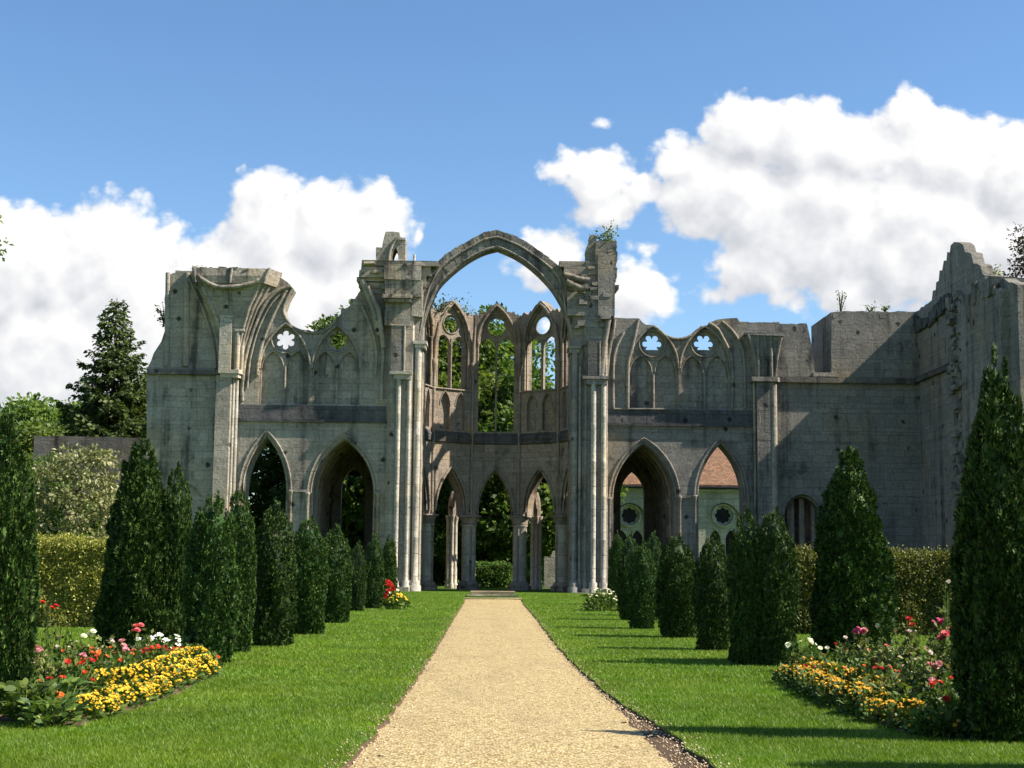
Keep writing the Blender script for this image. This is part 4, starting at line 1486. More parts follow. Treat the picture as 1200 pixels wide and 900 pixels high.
steps = thing('garden_steps', (XX(577, 65), 65, 0), 'three shallow worn stone steps at the far end of the gravel path', 'steps', static=True)
sx0, sx1 = P(544, 700, 65).x, P(611, 700, 65).x
for k in range(3):
    q = MB()
    q.stone(sx0 + 0.15 * k, sx1 - 0.15 * k, 64.6 + 0.75 * k, 66.9, -0.2 + 0.14 * k, 0.09 + 0.14 * k, 0.025)
    q.stone(sx0 - 0.04 + 0.15 * k, sx1 + 0.04 - 0.15 * k, 64.55 + 0.75 * k, 64.95 + 0.75 * k, 0.10 + 0.14 * k, 0.135 + 0.14 * k, 0.012)
    obj('step', q, STONE_STEP, steps)

BEDS = [[(-40, 846), (60, 850), (92, 852), (128, 840), (172, 828), (212, 812), (246, 795), (252, 786), (226, 777), (160, 784), (100, 798), (30, 812), (-40, 826)],
        [(917, 800), (940, 812), (980, 828), (1020, 846), (1060, 860), (1110, 868), (1150, 868), (1150, 838), (1090, 822), (1030, 806), (980, 794), (935, 788)]]
BEDG = [[G(x, y, 0) for x, y in bd_] for bd_ in BEDS]
for bd_ in BEDG:
    q = MB()
    n_ = len(bd_)
    cxm = sum((p.x for p in bd_)) / n_
    cym = sum((p.y for p in bd_)) / n_
    vs_ = [(p.x, p.y, -0.01) for p in bd_] + [(cxm + (p.x - cxm) * 0.9, cym + (p.y - cym) * 0.9, 0.035) for p in bd_] + [(cxm, cym, 0.06)]
    q.add(vs_, [(i, (i + 1) % n_, n_ + (i + 1) % n_, n_ + i) for i in range(n_)] + [(n_ + i, n_ + (i + 1) % n_, 2 * n_) for i in range(n_)])
    tag(obj('flower_bed_soil', q, SOIL), kind='structure')


def in_poly(x, y, poly):
    ins = np.zeros(len(x), bool)
    for p, q in zip(poly, poly[1:] + poly[:1]):
        cross = ((p.y > y) != (q.y > y)) & (x < (q.x - p.x) * (y - p.y) / (q.y - p.y + 1e-12) + p.x)
        ins ^= cross
    return ins


# loose stones spilt along both edges of the path
def pebbles(n, seed):
    rg = np.random.default_rng(seed)
    V, F = [], []
    for i in range(n):
        y = 9.8 + (YEND - 10) * rg.uniform() ** 2.6
        e = left_edge(y) if rg.uniform() < 0.42 else right_edge(y)
        if rg.uniform() < 0.35:
            x = rg.uniform(gravel_edge(y), right_edge(y)); z = -0.045
        else:
            x = e + rg.normal(0, 0.10); z = -0.03 if left_edge(y) < x < right_edge(y) else 0.004
        r = rg.uniform(0.006, 0.016)
        b0 = len(V)
        q = rg.uniform(0.7, 1.2, (6, 1)) * np.array([(1, 0, 0), (-1, 0, 0), (0, 1, 0), (0, -1, 0), (0, 0, 0.8), (0, 0, -0.6)]) * r
        V.extend(q + np.array([x, y, z + r * 0.4]))
        for f in ((0, 2, 4), (2, 1, 4), (1, 3, 4), (3, 0, 4), (2, 0, 5), (1, 2, 5), (3, 1, 5), (0, 3, 5)):
            F.append((f[0] + b0, f[1] + b0, f[2] + b0))
    return np.array(V), np.array(F)


PEB = leaf_mat('loose_stone', [(0, (0.22, 0.15, 0.08)), (0.5, (0.46, 0.35, 0.19)), (1, (0.64, 0.54, 0.38))], 0, 0.85, 0.2, 0)
V, F = pebbles(5200, 4)
o = obj_np('loose_gravel', V, F, PEB)
tag(o, kind='stuff', label='loose stones spilt along the edges of the gravel path')

# grass blades
SW = []


def grass_band(y0, y1, xw, dens, hgt, wid):
    n = int((y1 - y0) * 2 * xw * dens)
    y = RNG.uniform(y0, y1, n)
    x = RNG.uniform(-xw, xw, n) + (y - 12) * 0.017
    grid = np.linspace(y0 - 1, y1 + 1, 600)
    le = np.array([left_edge(t) for t in grid])
    re = np.array([right_edge(t) for t in grid])
    keep = (x < np.interp(y, grid, le) - 0.005) | (x > np.interp(y, grid, re) + 0.005)
    for bd_ in BEDG:
        keep &= ~in_poly(x, y, bd_)
    x, y = x[keep], y[keep]
    n = len(x)
    zb = np.array(0.30 * np.clip((y - 62) / 6, 0, 1) ** 2 * (3 - 2 * np.clip((y - 62) / 6, 0, 1)))
    h = hgt * RNG.uniform(0.55, 1.25, n)
    a = RNG.uniform(0, 2 * PI, n)
    lx, ly = RNG.normal(0, 0.7, n) * h, RNG.normal(0, 0.7, n) * h
    w = wid * RNG.uniform(0.6, 1.2, n)
    dx, dy = np.cos(a) * w, np.sin(a) * w
    V = np.empty((n, 3, 3))
    V[:, 0] = np.stack([x - dx, y - dy, zb - 0.005], 1)
    V[:, 1] = np.stack([x + dx, y + dy, zb - 0.005], 1)
    V[:, 2] = np.stack([x + lx, y + ly, zb + h], 1)
    SW.append(V.reshape(-1, 3))


grass_band(9.6, 14.5, 6.5, 4200, 0.036, 0.0035)
grass_band(14.5, 21, 8.5, 2200, 0.036, 0.0050)
grass_band(21, 32, 10, 900, 0.038, 0.008)
grass_band(32, 48, 11, 480, 0.036, 0.010)
grass_band(48, 67, 12, 200, 0.040, 0.014)
V = np.concatenate(SW)
o = obj_np('grass', V, np.arange(len(V)).reshape(-1, 3), GRASS)
tag(o, kind='stuff', label='short mown lawn grass either side of the gravel path')

# ------------------------------------------------------------------ leaf tools
def unit(v):
    return v / np.maximum(np.linalg.norm(v, axis=1, keepdims=True), 1e-9)


def leaf_cards(pos, along, nrm, size, tmpl):
    """one small leaf shape per point; tmpl = list of (along, across, lift) corner triples, each leaf one fan of faces (quads)"""
    n = len(pos)
    t = unit(along)
    b = unit(np.cross(nrm, t))
    nn = np.cross(t, b)
    T = np.array(tmpl)
    k = len(T)
    size = np.asarray(size).reshape(-1, 1, 1)
    V = pos[:, None, :] + size * (T[None, :, 0, None] * t[:, None, :] + T[None, :, 1, None] * b[:, None, :] + T[None, :, 2, None] * nn[:, None, :])
    return V.reshape(-1, 3), k


LEAF4 = [(0, 0, 0), (0.5, 0.30, 0.05), (1, 0, -0.08), (0.5, -0.30, 0.05)]


def leaves_np(pos, along, nrm, size):
    V, k = leaf_cards(pos, along, nrm, size, LEAF4)
    return V, np.arange(len(V)).reshape(-1, 4)


def rand_unit(n):
    return unit(RNG.normal(size=(n, 3)))


# ------------------------------------------------------------------ clipped thujas
def thuja_mesh(name, prof, n, seed):
    """unit thuja: height 1, greatest radius 1; flat fan sprays over an uneven body, plus the dense inner growth"""
    rg = np.random.default_rng(seed)
    tt = np.linspace(0, 1, 60)
    rr = np.interp(tt, [p[0] for p in prof], [p[1] for p in prof])
    # sample height by ring circumference
    ASP = 5.2                                        # height / radius of the bush the sprays are sized for
    cdf = np.cumsum(rr + 0.05)
    cdf /= cdf[-1]

    def lump(a, t):
        return 1 + 0.10 * np.sin(3 * a + 9 * t + seed) + 0.06 * np.sin(5 * a - 17 * t + 2 * seed)

    def surf(t, a):
        r = np.interp(t, tt, rr) * lump(a, t)
        return np.stack([r * np.cos(a), r * np.sin(a), t * ASP], 1)
    # tufts: each a plume of growth that stands out from the body
    nc = 330
    ct, ca = [], []
    cp = np.zeros((0, 3))
    while len(ct) < nc:
        t1 = float(np.interp(rg.uniform(0, 1), cdf, tt))
        a1 = rg.uniform(0, 2 * PI)
        p = surf(np.array([t1]), np.array([a1]))
        if len(ct) == 0 or np.min(np.linalg.norm(cp - p, axis=1)) > 0.17 or rg.uniform() < 0.03:
            ct.append(t1); ca.append(a1)
            cp = np.concatenate([cp, p])
    ct, ca = np.array(ct), np.array(ca)
    cs = rg.uniform(0.75, 1.35, nc)                   # size of each tuft
    cout = rg.uniform(-0.02, 0.13, nc)                 # how far it stands out
    ci = rg.integers(0, nc, n)
    s = cs[ci]
    outw = np.stack([np.cos(ca[ci]), np.sin(ca[ci]), np.zeros(n)], 1)
    up = np.tile([0, 0, 1.0], (n, 1))
    tang = np.cross(up, outw)
    du = rg.normal(0, 0.085, n) * s
    dv = rg.uniform(-0.20, 0.20, n) * s * np.clip(1.25 - 0.6 * ct[ci], 0.5, 1)
    q2 = np.clip((du / (0.14 * s)) ** 2 + (dv / (0.26 * s)) ** 2, 0, 1.6)
    taper = np.clip(1 - (dv / s - 0.0) / 0.5, 0.25, 1.4)
    rin = np.clip(np.interp(ct[ci], tt, rr) / 0.5, 0.25, 1)
    pos = cp[ci] + tang * (du * taper * rin)[:, None] + up * dv[:, None] + outw * ((cout[ci] - 0.16 * q2 - np.abs(rg.normal(0, 0.03, n)) - 0.02) * rin)[:, None]
    along = unit(outw * rg.uniform(0.3, 1.0, (n, 1)) + tang * (du / (0.12 * s))[:, None] * 0.55 + up * rg.uniform(0.1, 0.9, (n, 1)) + rg.normal(0, 0.33, (n, 3)))
    tw = rg.uniform(-1, 1, (n, 1))
    nrm = unit(outw * (0.5 + 0.5 * np.abs(tw)) + tang * tw + rg.normal(0, 0.25, (n, 3)))
    size = rg.uniform(0.075, 0.17, n) * np.clip(s, 0.8, 1.2) * np.clip(1.15 - 0.4 * ct[ci], 0.6, 1)
    fan = [(0, 0, 0), (0.6, 0.13, 0.0), (1.0, 0.0, -0.06), (0.6, -0.13, 0.0),
           (0, 0, 0), (0.38, 0.34, 0.03), (0.80, 0.46, -0.03), (0.48, 0.10, 0.0),
           (0, 0, 0), (0.48, -0.10, 0.0), (0.80, -0.48, -0.03), (0.38, -0.34, 0.03)]
    V, k = leaf_cards(pos, along, nrm, size, fan)
    V[:, 2] /= ASP
    V[:, 2] = np.maximum(V[:, 2], 0.0)
    F = np.arange(len(V)).reshape(-1, 4)
    # inner growth
    NA, NT_ = 20, 26
    iv = []
    for j in range(NT_):
        tz = j / (NT_ - 1) * 0.90
        for i in range(NA):
            an = 2 * PI * i / NA
            q = np.interp(tz, tt, rr) * (0.84 if tz < 0.7 else 0.84 - (tz - 0.7) * 1.9) * float(lump(np.array(an), np.array(tz))) * rg.uniform(0.9, 1.04)
            iv.append((q * math.cos(an), q * math.sin(an), tz))
    iF = []
    for j in range(NT_ - 1):
        for i in range(NA):
            k2 = (i + 1) % NA
            iF.append((j * NA + i, j * NA + k2, (j + 1) * NA + k2, (j + 1) * NA + i))
    b = len(V)
    V = np.concatenate([V, np.array(iv)])
    F = np.concatenate([F, np.array(iF) + b])
    return V, F


PROF = {
    'narrow': [(0, 0.62), (0.05, 0.80), (0.2, 0.95), (0.42, 1.0), (0.62, 0.93), (0.8, 0.68), (0.9, 0.42), (0.97, 0.17), (1, 0.03)],
    'cone': [(0, 0.80), (0.06, 0.95), (0.18, 1.0), (0.35, 0.97), (0.55, 0.86), (0.75, 0.62), (0.88, 0.38), (0.95, 0.20), (0.985, 0.09), (1, 0.03)],
    'block': [(0, 0.72), (0.04, 0.88), (0.25, 0.98), (0.5, 1.0), (0.72, 0.92), (0.86, 0.70), (0.94, 0.42), (0.985, 0.16), (1, 0.03)],
}
PROTO = {}


def thuja_parts(kind, n, seed):
    V, F = thuja_mesh(kind, PROF[kind], n, seed)
    root = thing('thuja', (0, 0, 0), 'x', 'thuja')
    obj_np('foliage', V, F, THUJA, root)
    tk = MB()
    tk.tube([(0, 0, -0.02), (0.02, 0, 0.3), (0, 0.02, 0.7)], [0.12, 0.10, 0.04], 8)
    obj('trunk', tk, BARK, root)
    return root


for kd, n, sd in (('narrow', 12000, 3), ('cone', 26000, 5), ('block', 17000, 8), ('narrow2', 10000, 11), ('cone2', 26000, 17)):
    k_ = kd.rstrip('2')
    PROTO[kd] = [thuja_parts(k_, n, sd), False]


def put_thuja(kd, px, base, top, wpx, label, group=None, rz=None, dy=0.0):
    g = G(px, base, 0)
    Y = g.y + dy
    x = P(px, base, Y).x
    h = (P(px, top, Y).z - 0.02) * 0.985
    w = wpx / FOC * Y / 2 * 0.90
    pr_ = PROTO[kd]
    if not pr_[1]:
        o, pr_[1] = pr_[0], True
    else:
        o = copy_tree(pr_[0])
    o.location = (x, Y, base_z(Y) - 0.02)
    o.scale = (w, w, h)
    o.rotation_euler = (0, 0, random.uniform(0, 6.28) if rz is None else rz)
    o['label'] = label
    o['group'] = group or 'clipped thujas along the path'
    return o


put_thuja('cone', -8, 838, 470, 88, 'tall thuja cut off by the left edge of the picture, beside the near flower bed')
put_thuja('cone2', 158, 766, 506, 84, 'broad pointed tall thuja behind the left flower bed, taller of a merged pair')
put_thuja('block', 200, 766, 541, 42, 'slimmer thuja merged into the right side of the broad tall one behind the left bed')
put_thuja('block', 245, 777, 574, 60, 'dark thick thuja just right of the white flowers at the end of the left bed')
put_thuja('block', 275, 764, 568, 42, 'thuja pressed against the right side of the thick one by the left bed')
put_thuja('narrow', 318, 757, 583, 56, 'thuja with a browned foot, in front of the smaller left arch')
put_thuja('block', 359, 743, 603, 44, 'dense thuja under the pier between the two left arches')
put_thuja('narrow', 391, 730, 612, 42, 'thuja in front of the dark vaulted left arch, left of a much smaller one')
put_thuja('narrow2', 418, 716, 631, 22, 'small slim thuja below the dark left arch, smallest of the left row')
put_thuja('narrow2', 437.5, 713, 622, 25, 'slim thuja beside the red and yellow flowers near the left great pier')
put_thuja('narrow', 455, 704, 627, 21, 'last thuja of the left row, touching the left great pier')
put_thuja('narrow2', 708, 702, 621.5, 22, 'last thuja of the right row, touching the right great pier')
put_thuja('narrow', 724, 709, 622, 24, 'second thuja out from the right great pier, behind the white rose bush')
put_thuja('narrow2', 738, 727, 621, 30, 'third thuja out from the right great pier, dark and hemmed in')
put_thuja('narrow', 753, 737, 631, 36, 'thuja in front of the vaulted right arch, shorter than those beside it')
put_thuja('narrow2', 766, 722, 619, 26, 'thuja peeping out between two nearer ones below the vaulted right arch')
put_thuja('block', 793, 747, 624, 46, 'thuja below the pier between the two right arches')
put_thuja('narrow', 836, 762, 619, 46, 'thuja in front of the arch that shows the brown tiled roof')
put_thuja('block', 877, 779, 594, 46, 'left one of the merged thuja pair beneath the right pilaster')
put_thuja('block', 909, 780, 593, 52, 'right one of the merged thuja pair beneath the right pilaster')
put_thuja('cone', 1000, 778, 518, 94, 'broad conical thuja behind the right flower bed')
put_thuja('cone2', 1181, 866, 406, 112, 'nearest and tallest thuja, dark, at the right edge of the picture')
put_thuja('block', 1340, 910, 520, 125, 'short thuja standing outside the right edge of the picture')

# ------------------------------------------------------------------ hedges
def hedge(name, x0, x1, y0, y1, z0, z1, n, mat, size, label, seed=0):
    rg = np.random.default_rng(seed)
    pts, nr = [], []
    A = [(x1 - x0) * (z1 - z0), (x1 - x0) * (y1 - y0), (y1 - y0) * (z1 - z0), (y1 - y0) * (z1 - z0)]
    tot = sum(A)
    for k, ar in enumerate(A):
        m_ = int(n * ar / tot)
        u, v = rg.uniform(0, 1, m_), rg.uniform(0, 1, m_)
        if k == 0:
            p = np.stack([x0 + u * (x1 - x0), np.full(m_, y0), z0 + v * (z1 - z0)], 1); q = (0, -1, 0)
        elif k == 1:
            p = np.stack([x0 + u * (x1 - x0), y0 + v * (y1 - y0), np.full(m_, z1)], 1); q = (0, 0, 1)
        else:
            p = np.stack([np.full(m_, x0 if k == 2 else x1), y0 + u * (y1 - y0), z0 + v * (z1 - z0)], 1); q = (-1 if k == 2 else 1, 0, 0)
        pts.append(p)
        nr.append(np.tile(q, (m_, 1)))
    p, q = np.concatenate(pts), np.concatenate(nr).astype(float)
    lump = np.array([noise.noise(Vector(t) * 1.5) for t in p]) * 0.15 + np.array([noise.noise(Vector(t) * 5.0) for t in p]) * 0.06
    p = p + q * (lump + rg.normal(0, 0.035, len(p)))[:, None] + rg.normal(0, 0.03, p.shape)
    shoot = rg.uniform(0, 1, len(p)) < 0.02
    p = p + q * (shoot * rg.uniform(0.02, 0.20, len(p)))[:, None]
    p[:, 2] += np.maximum(0, rg.normal(0, 0.05, len(p))) * (q[:, 2] > 0.5)
    al = unit(rg.normal(size=p.shape) + q * 0.4 + np.array([0, 0, 0.3]))
    nn = unit(q + rg.normal(0, 0.8, p.shape) + np.array([0, 0, 0.35]))
    V, F = leaves_np(p, al, nn, rg.uniform(0.6, 1.25, len(p)) * size)
    ins = 0.10
    bx = np.array([(x, y, z) for z in (z0 - 0.02, z1 - ins) for (x, y) in ((x0 + ins, y0 + ins), (x1 - ins, y0 + ins), (x1 - ins, y1 - ins), (x0 + ins, y1 - ins))])
    bf = np.array([(4, 5, 6, 7), (0, 1, 5, 4), (1, 2, 6, 5), (2, 3, 7, 6), (3, 0, 4, 7)])
    F = np.concatenate([F, bf + len(V)])
    V = np.concatenate([V, bx])
    o = obj_np(name, V, F, mat)
    return tag(o, label, 'hedge')


g0, g1 = P(-70, 740, 36), P(215, 740, 36)
hedge('hedge', g0.x, g1.x, 36, 37.2, 0, P(80, 637, 36).z, 80000, HEDGE_Y, 0.066, 'clipped golden hedge on the left, behind the roses and the broad thujas', 1)
g0, g1 = P(932, 740, 36), P(1290, 740, 36)
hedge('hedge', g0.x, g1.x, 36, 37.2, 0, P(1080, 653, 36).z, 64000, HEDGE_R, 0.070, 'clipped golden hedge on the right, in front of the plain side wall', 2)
g0, g1 = P(550, 690, 81), P(598, 690, 81)
hedge('hedge', g0.x, g1.x, 81, 82.2, 0.2, P(574, 663, 81).z, 9000, HEDGE_G, 0.12, 'small green clipped hedge in the middle opening of the apse', 3)

# ------------------------------------------------------------------ trees
def tree(name, loc, height, crown_r, crown_z, nclump, per, leaf, mat, label, group=None, seed=0, clump_r=0.9, squash=0.6, trunk_r=None, cat='tree', limb=True, shape=1.0):
    """trunk with limbs out to every clump, leaves scattered through the clumps; crown is an uneven ellipsoid"""
    rg = np.random.default_rng(seed)
    rnd = random.Random(seed)
    root = thing(name, loc, label, cat, group, rz=0)
    zc = (crown_z + height) / 2
    hz_ = (height - crown_z) / 2
    cl = []
    tries = 0
    while len(cl) < nclump and tries < nclump * 60:
        tries += 1
        v = rg.normal(size=3)
        v /= np.linalg.norm(v)
        rr = rg.uniform(0.45, 1.0) ** 0.6
        p = np.array([v[0] * crown_r * rr, v[1] * crown_r * rr, zc + v[2] * hz_ * rr])
        k = 1 - 0.35 * max(0, (p[2] - zc) / hz_) * shape
        p[0] *= k
        p[1] *= k
        if all(np.linalg.norm(p - q) > clump_r * 0.62 for q in cl):
            cl.append(p)
    tb = MB()
    tr_ = trunk_r or height * 0.018
    ztop = crown_z + (height - crown_z) * 0.72
    tp_ = [(0, 0, -0.1), (tr_ * 0.3, 0, crown_z * 0.5), (0, tr_ * 0.4, crown_z), (tr_ * 0.8, -tr_, (crown_z + ztop) / 2), (0, 0, ztop)]
    tb.tube(tp_, [tr_ * 1.25, tr_, tr_ * 0.85, tr_ * 0.5, tr_ * 0.15], 9)
    obj('trunk', tb, BARK, root)
    if limb:
        lb = MB()
        for p in cl:
            zb_ = max(crown_z * 0.75, min(ztop * 0.95, p[2] - 0.5 * math.hypot(p[0], p[1]) - 0.3))
            mid = np.array([p[0] * 0.5, p[1] * 0.5, zb_ + (p[2] - zb_) * 0.35]) + rg.normal(0, 0.12, 3)
            r0 = tr_ * 0.32
            lb.tube([(0, 0, zb_), tuple(mid), tuple(p)], [r0, r0 * 0.6, r0 * 0.18], 5)
        obj('branch_frame', lb, BARK, root)
    ps, al = [], []
    for p in cl:
        m_ = int(per * rg.uniform(0.6, 1.3))
        cr = clump_r * rg.uniform(0.7, 1.2)
        v = rg.normal(size=(m_, 3))
        v /= np.linalg.norm(v, axis=1, keepdims=True)
        rr = rg.uniform(0, 1, (m_, 1)) ** 0.45
        q = v * rr * cr * np.array([1, 1, squash])
        ps.append(p + q)
        al.append(v + np.array([0, 0, -0.25]) + rg.normal(0, 0.5, (m_, 3)))
    ps, al = np.concatenate(ps), unit(np.concatenate(al))
    nn = unit(rg.normal(0, 0.7, ps.shape) + np.array([0, 0, 0.9]))
    V, F = leaves_np(ps, al, nn, rg.uniform(0.6, 1.3, len(ps)) * leaf)
    obj_np('crown', V, F, mat, root)
    return root


def at(o, px, Y, rz=0.0, s=1.0, z=None):
    o.location = (P(px, 600, Y).x, Y, 0.0 if z is None else z)
    o.rotation_euler = (0, 0, rz)
    o.scale = (s, s, s)
    return o


bigA = tree('broadleaf_tree', (0, 0, 0), 17.5, 6.0, 2.2, 120, 330, 0.34, TREE_A, 'tall broadleaf tree beyond the ruin, filling the middle windows of the apse', 'trees beyond the ruin', 1, 1.5)
bigB = tree('broadleaf_tree', (0, 0, 0), 17.0, 5.5, 1.5, 105, 330, 0.34, TREE_B, 'brighter broadleaf tree beyond the ruin, left of the middle of the apse', 'trees beyond the ruin', 2, 1.5)
bigC = tree('broadleaf_tree', (0, 0, 0), 11.0, 4.5, 0.8, 90, 330, 0.32, TREE_A, 'lower broadleaf tree beyond the apse, leaning into its right window', 'trees beyond the ruin', 3, 1.3)
at(bigA, 572, 97, 0.3, 1.03)
at(bigB, 512, 94, 1.3, 1.05)
at(bigC, 612, 90, 0.3, 1.20)
sp = 'trees beyond the ruin'
at(copy_tree(bigA, 'broadleaf tree behind the left transept, its top showing in the gap of the broken wall'), 404, 96, 2.1, 1.04)
at(copy_tree(bigB, 'broadleaf tree filling the smaller left arch with foliage'), 318, 100, 4.0, 0.80)
at(copy_tree(bigC, 'broadleaf tree behind the left great pier'), 455, 92, 2.0, 1.1)
at(copy_tree(bigC, 'bushy tree low behind the middle opening of the apse'), 560, 90, 5.0, 0.72)
at(copy_tree(bigC, 'bushy tree low behind the right columns of the apse'), 622, 92, 3.4, 0.70)
at(copy_tree(bigC, 'bushy tree low behind the left columns of the apse'), 520, 90, 1.4, 0.70)
at(copy_tree(bigB, 'thin leafed tree just behind the left end wall of the ruin'), 200, 92, 2.6, 0.83)
at(copy_tree(bigC, 'tree seen deep through the dark vaulted left arch'), 420, 100, 0.4, 0.9)
# distant wood on the left
wA = tree('woodland_tree', (0, 0, 0), 14, 5.2, 1.0, 90, 260, 0.42, TREE_B, 'rounded woodland tree at the far left skyline, beyond the boundary wall', 'woodland trees at the left skyline', 21, 1.5)
wB = tree('woodland_tree', (0, 0, 0), 12.5, 4.6, 0.8, 80, 260, 0.42, TREE_A, 'rounded woodland tree at the far left skyline, beyond the boundary wall', 'woodland trees at the left skyline', 22, 1.5)
first = {id(wA): True, id(wB): True}
for (px, Y, tops, w_) in ((-40, 120, 470, wA), (12, 128, 466, wB), (48, 122, 462, wA), (86, 126, 470, wB), (118, 118, 484, wA), (150, 112, 488, wB), (20, 105, 492, wB), (66, 104, 488, wA), (-30, 100, 492, wB), (4, 74, 538, wB), (52, 75, 534, wB)):
    if first[id(w_)]:
        o, first[id(w_)] = w_, False
    else:
        o = copy_tree(w_)
    s = P(px, tops, Y).z / (14 if w_ is wA else 12.5)
    at(o, px, Y, random.uniform(0, 6), s)
    if Y < 80:
        o['label'] = 'bushy green tree before the boundary wall, ' + ('half hidden by the cut off thuja' if px < 30 else 'above the pale shrub')

# fir
def fir(loc, H, rb, label, seed=5):
    rg = np.random.default_rng(seed)
    root = thing('fir_tree', loc, label, 'tree')
    tb = MB()
    tb.tube([(0, 0, -.1), (0, 0, H * 0.5), (0, 0, H * 0.99)], [H * 0.018, H * 0.010, 0.02], 9)
    obj('trunk', tb, BARK, root)
    P_, A_ = [], []
    br_ = MB()
    z = H * 0.04
    while z < H * 0.985:
        t = z / H
        L = rb * (1 - t) ** 0.85 + 0.18
        nb = int(5 + 3 * (1 - t))
        a0 = rg.uniform(0, 6.28)
        for k in range(nb):
            a = a0 + 2 * PI * k / nb + rg.normal(0, 0.25)
            l = L * rg.uniform(0.62, 1.15)
            n = max(4, int(l / 0.14))
            s = np.linspace(0.12, 1, n)
            droop = -0.42 * l * s + 0.30 * l * s ** 2.2 + (0.22 * t) * l * s
            c = np.stack([np.cos(a) * l * s, np.sin(a) * l * s, z + droop], 1)
            br_.tube([tuple(c[0]), tuple(c[n // 2]), tuple(c[-1])], [0.035 * (1 - t) + .01, 0.02 * (1 - t) + .008, 0.006], 4)
            d = np.array([np.cos(a), np.sin(a), 0])
            sd = np.array([-np.sin(a), np.cos(a), 0])
            for i in range(n):
                wdt = 0.42 * l * (1 - s[i]) ** 0.7 * (0.35 + s[i]) + 0.10
                m_ = max(2, int(wdt / 0.05))
                off = rg.uniform(-1, 1, m_)
                p = c[i] + sd * (off * wdt)[:, None] + d * (np.abs(off) * wdt * 0.45)[:, None] + np.array([0, 0, 1]) * (-np.abs(off) * wdt * 0.35 + rg.normal(0, 0.05, m_))[:, None]
                P_.append(p)
                A_.append(d * 0.7 + sd * np.sign(off)[:, None] * 0.6 + rg.normal(0, 0.35, (m_, 3)) + np.array([0, 0, -0.35]))
        z += 0.52 * (1 - 0.45 * t) * rg.uniform(0.85, 1.15)
    obj('branch_frame', br_, BARK, root)
    p, al = np.concatenate(P_), unit(np.concatenate(A_))
    nn = unit(rg.normal(0, 0.6, p.shape) + np.array([0, 0, 0.8]))
    V, F = leaves_np(p, al, nn, rg.uniform(0.18, 0.38, len(p)))
    obj_np('crown', V, F, FIR, root)
    return root


fir((P(126, 600, 88).x, 88, 0), P(131, 346, 88).z, 5.9, 'tall dark pointed fir tree left of the ruin')
# pale variegated shrub tree
tree('variegated_shrub', (P(84, 700, 41).x, 41, 0), P(84, 518, 41).z, 1.65, 0.6, 62, 150, 0.13, PALE, 'pale cream leafed shrub tree above the left golden hedge', None, 31, 0.5, 0.5, 0.05, 'shrub', True, 0.6)
# tree at the right picture edge
tree('copper_tree', (P(1233, 600, 76).x, 76, 0), P(1215, 238, 76).z, 2.7, 1.5, 110, 130, 0.20, TREE_P, 'dark purplish leafed tree behind the end of the side wall at the right edge', None, 33, 0.75, 0.7, 0.2, 'tree', True, 0.2)
tree('leafy_tree', (P(1250, 600, 62).x, 64, 0), P(1215, 420, 62).z, 1.6, 1.0, 45, 150, 0.18, TREE_A, 'green tree low behind the nearest thuja at the right edge', None, 34, 0.7, 0.7, 0.12)
o = tree('twiggy_tree', (P(-55, 600, 30).x, 30, 0), P(-12, 232, 30).z, 0.75, 8.0, 18, 36, 0.13, TREE_A, 'tree whose leafy twig tips poke in at the left edge above the thuja', None, 35, 0.4, 0.7, 0.08)

# plants that have seeded themselves on the wall heads
def sprig(name, px, py, Y, hpx, wpx, n, leaf, mat, label, seed, bare=False):
    base = P(px, py, Y)
    H = hpx / FOC * Y
    W_ = wpx / FOC * Y
    rg = np.random.default_rng(seed)
    root = thing(name, tuple(base), label, 'wall plant')
    tb = MB()
    P_, A_ = [], []
    for k in range(7):
        a = rg.uniform(0, 6.28)
        tip = Vector((math.cos(a) * W_ * rg.uniform(0.1, .5), math.sin(a) * W_ * 0.4, H * rg.uniform(0.6, 1.0)))
        tb.tube([(0, 0, -0.05), tuple(tip * 0.5 + Vector((0, 0, H * .08))), tuple(tip)], [0.03, 0.02, 0.006], 4)
        for i in range(n // 7):
            s = rg.uniform(0.15, 1)
            q = np.array(tip * s) + rg.normal(0, W_ * 0.16, 3)
            P_.append(q)
            A_.append(np.array([math.cos(a), math.sin(a), 0.3]) + rg.normal(0, 0.6, 3))
    obj('stem', tb, BARK, root)
    p, al = np.array(P_), unit(np.array(A_))
    V, F = leaves_np(p, al, rand_unit(len(p)), rg.uniform(0.6, 1.3, len(p)) * leaf)
    obj_np('foliage', V, F, mat, root)
    return root


sprig('wall_bush', 710, 300, 70.2, 40, 24, 420, 0.15, TREE_B, 'bush growing on top of the right great pier', 1)
sprig('wall_sapling', 985, 366, 70.6, 28, 16, 70, 0.10, TREE_B, 'thin sapling on the head of the right wall', 2)
sprig('wall_tuft', 1020, 366, 70.6, 8, 18, 60, 0.12, TREE_B, 'small weed on the wall head, left one of two right of the sapling', 3)
sprig('wall_tuft', 1037, 367, 70.6, 9, 10, 70, 0.12, TREE_A, 'small weed on the wall head, right one of two right of the sapling', 4)
q = PX(1165, 330, XR + 0.6)
sprig('wall_tuft', 1163, 330, q.y, 18, 26, 130, 0.12, HEDGE_Y, 'dry yellowish weeds on the broken end of the side wall', 5)
sprig('wall_tuft', 1160, 349, q.y - 0.6, 8, 30, 180, 0.12, HEDGE_Y, 'moss and weeds on the ledge of the side wall end', 6)
sprig('wall_bush', 192, 380, 71.2, 24, 16, 160, 0.14, TREE_B, 'small bush sticking out left from the broken left end wall', 7)
sprig('wall_tuft', 232, 321, 69.6, 8, 20, 90, 0.10, HEDGE_Y, 'dry grass tuft on the left vault springer', 8)
sprig('wall_tuft', 537, 372, 75.6, 12, 46, 260, 0.14, TREE_B, 'low weeds on the apse wall head between the left and middle windows', 9)
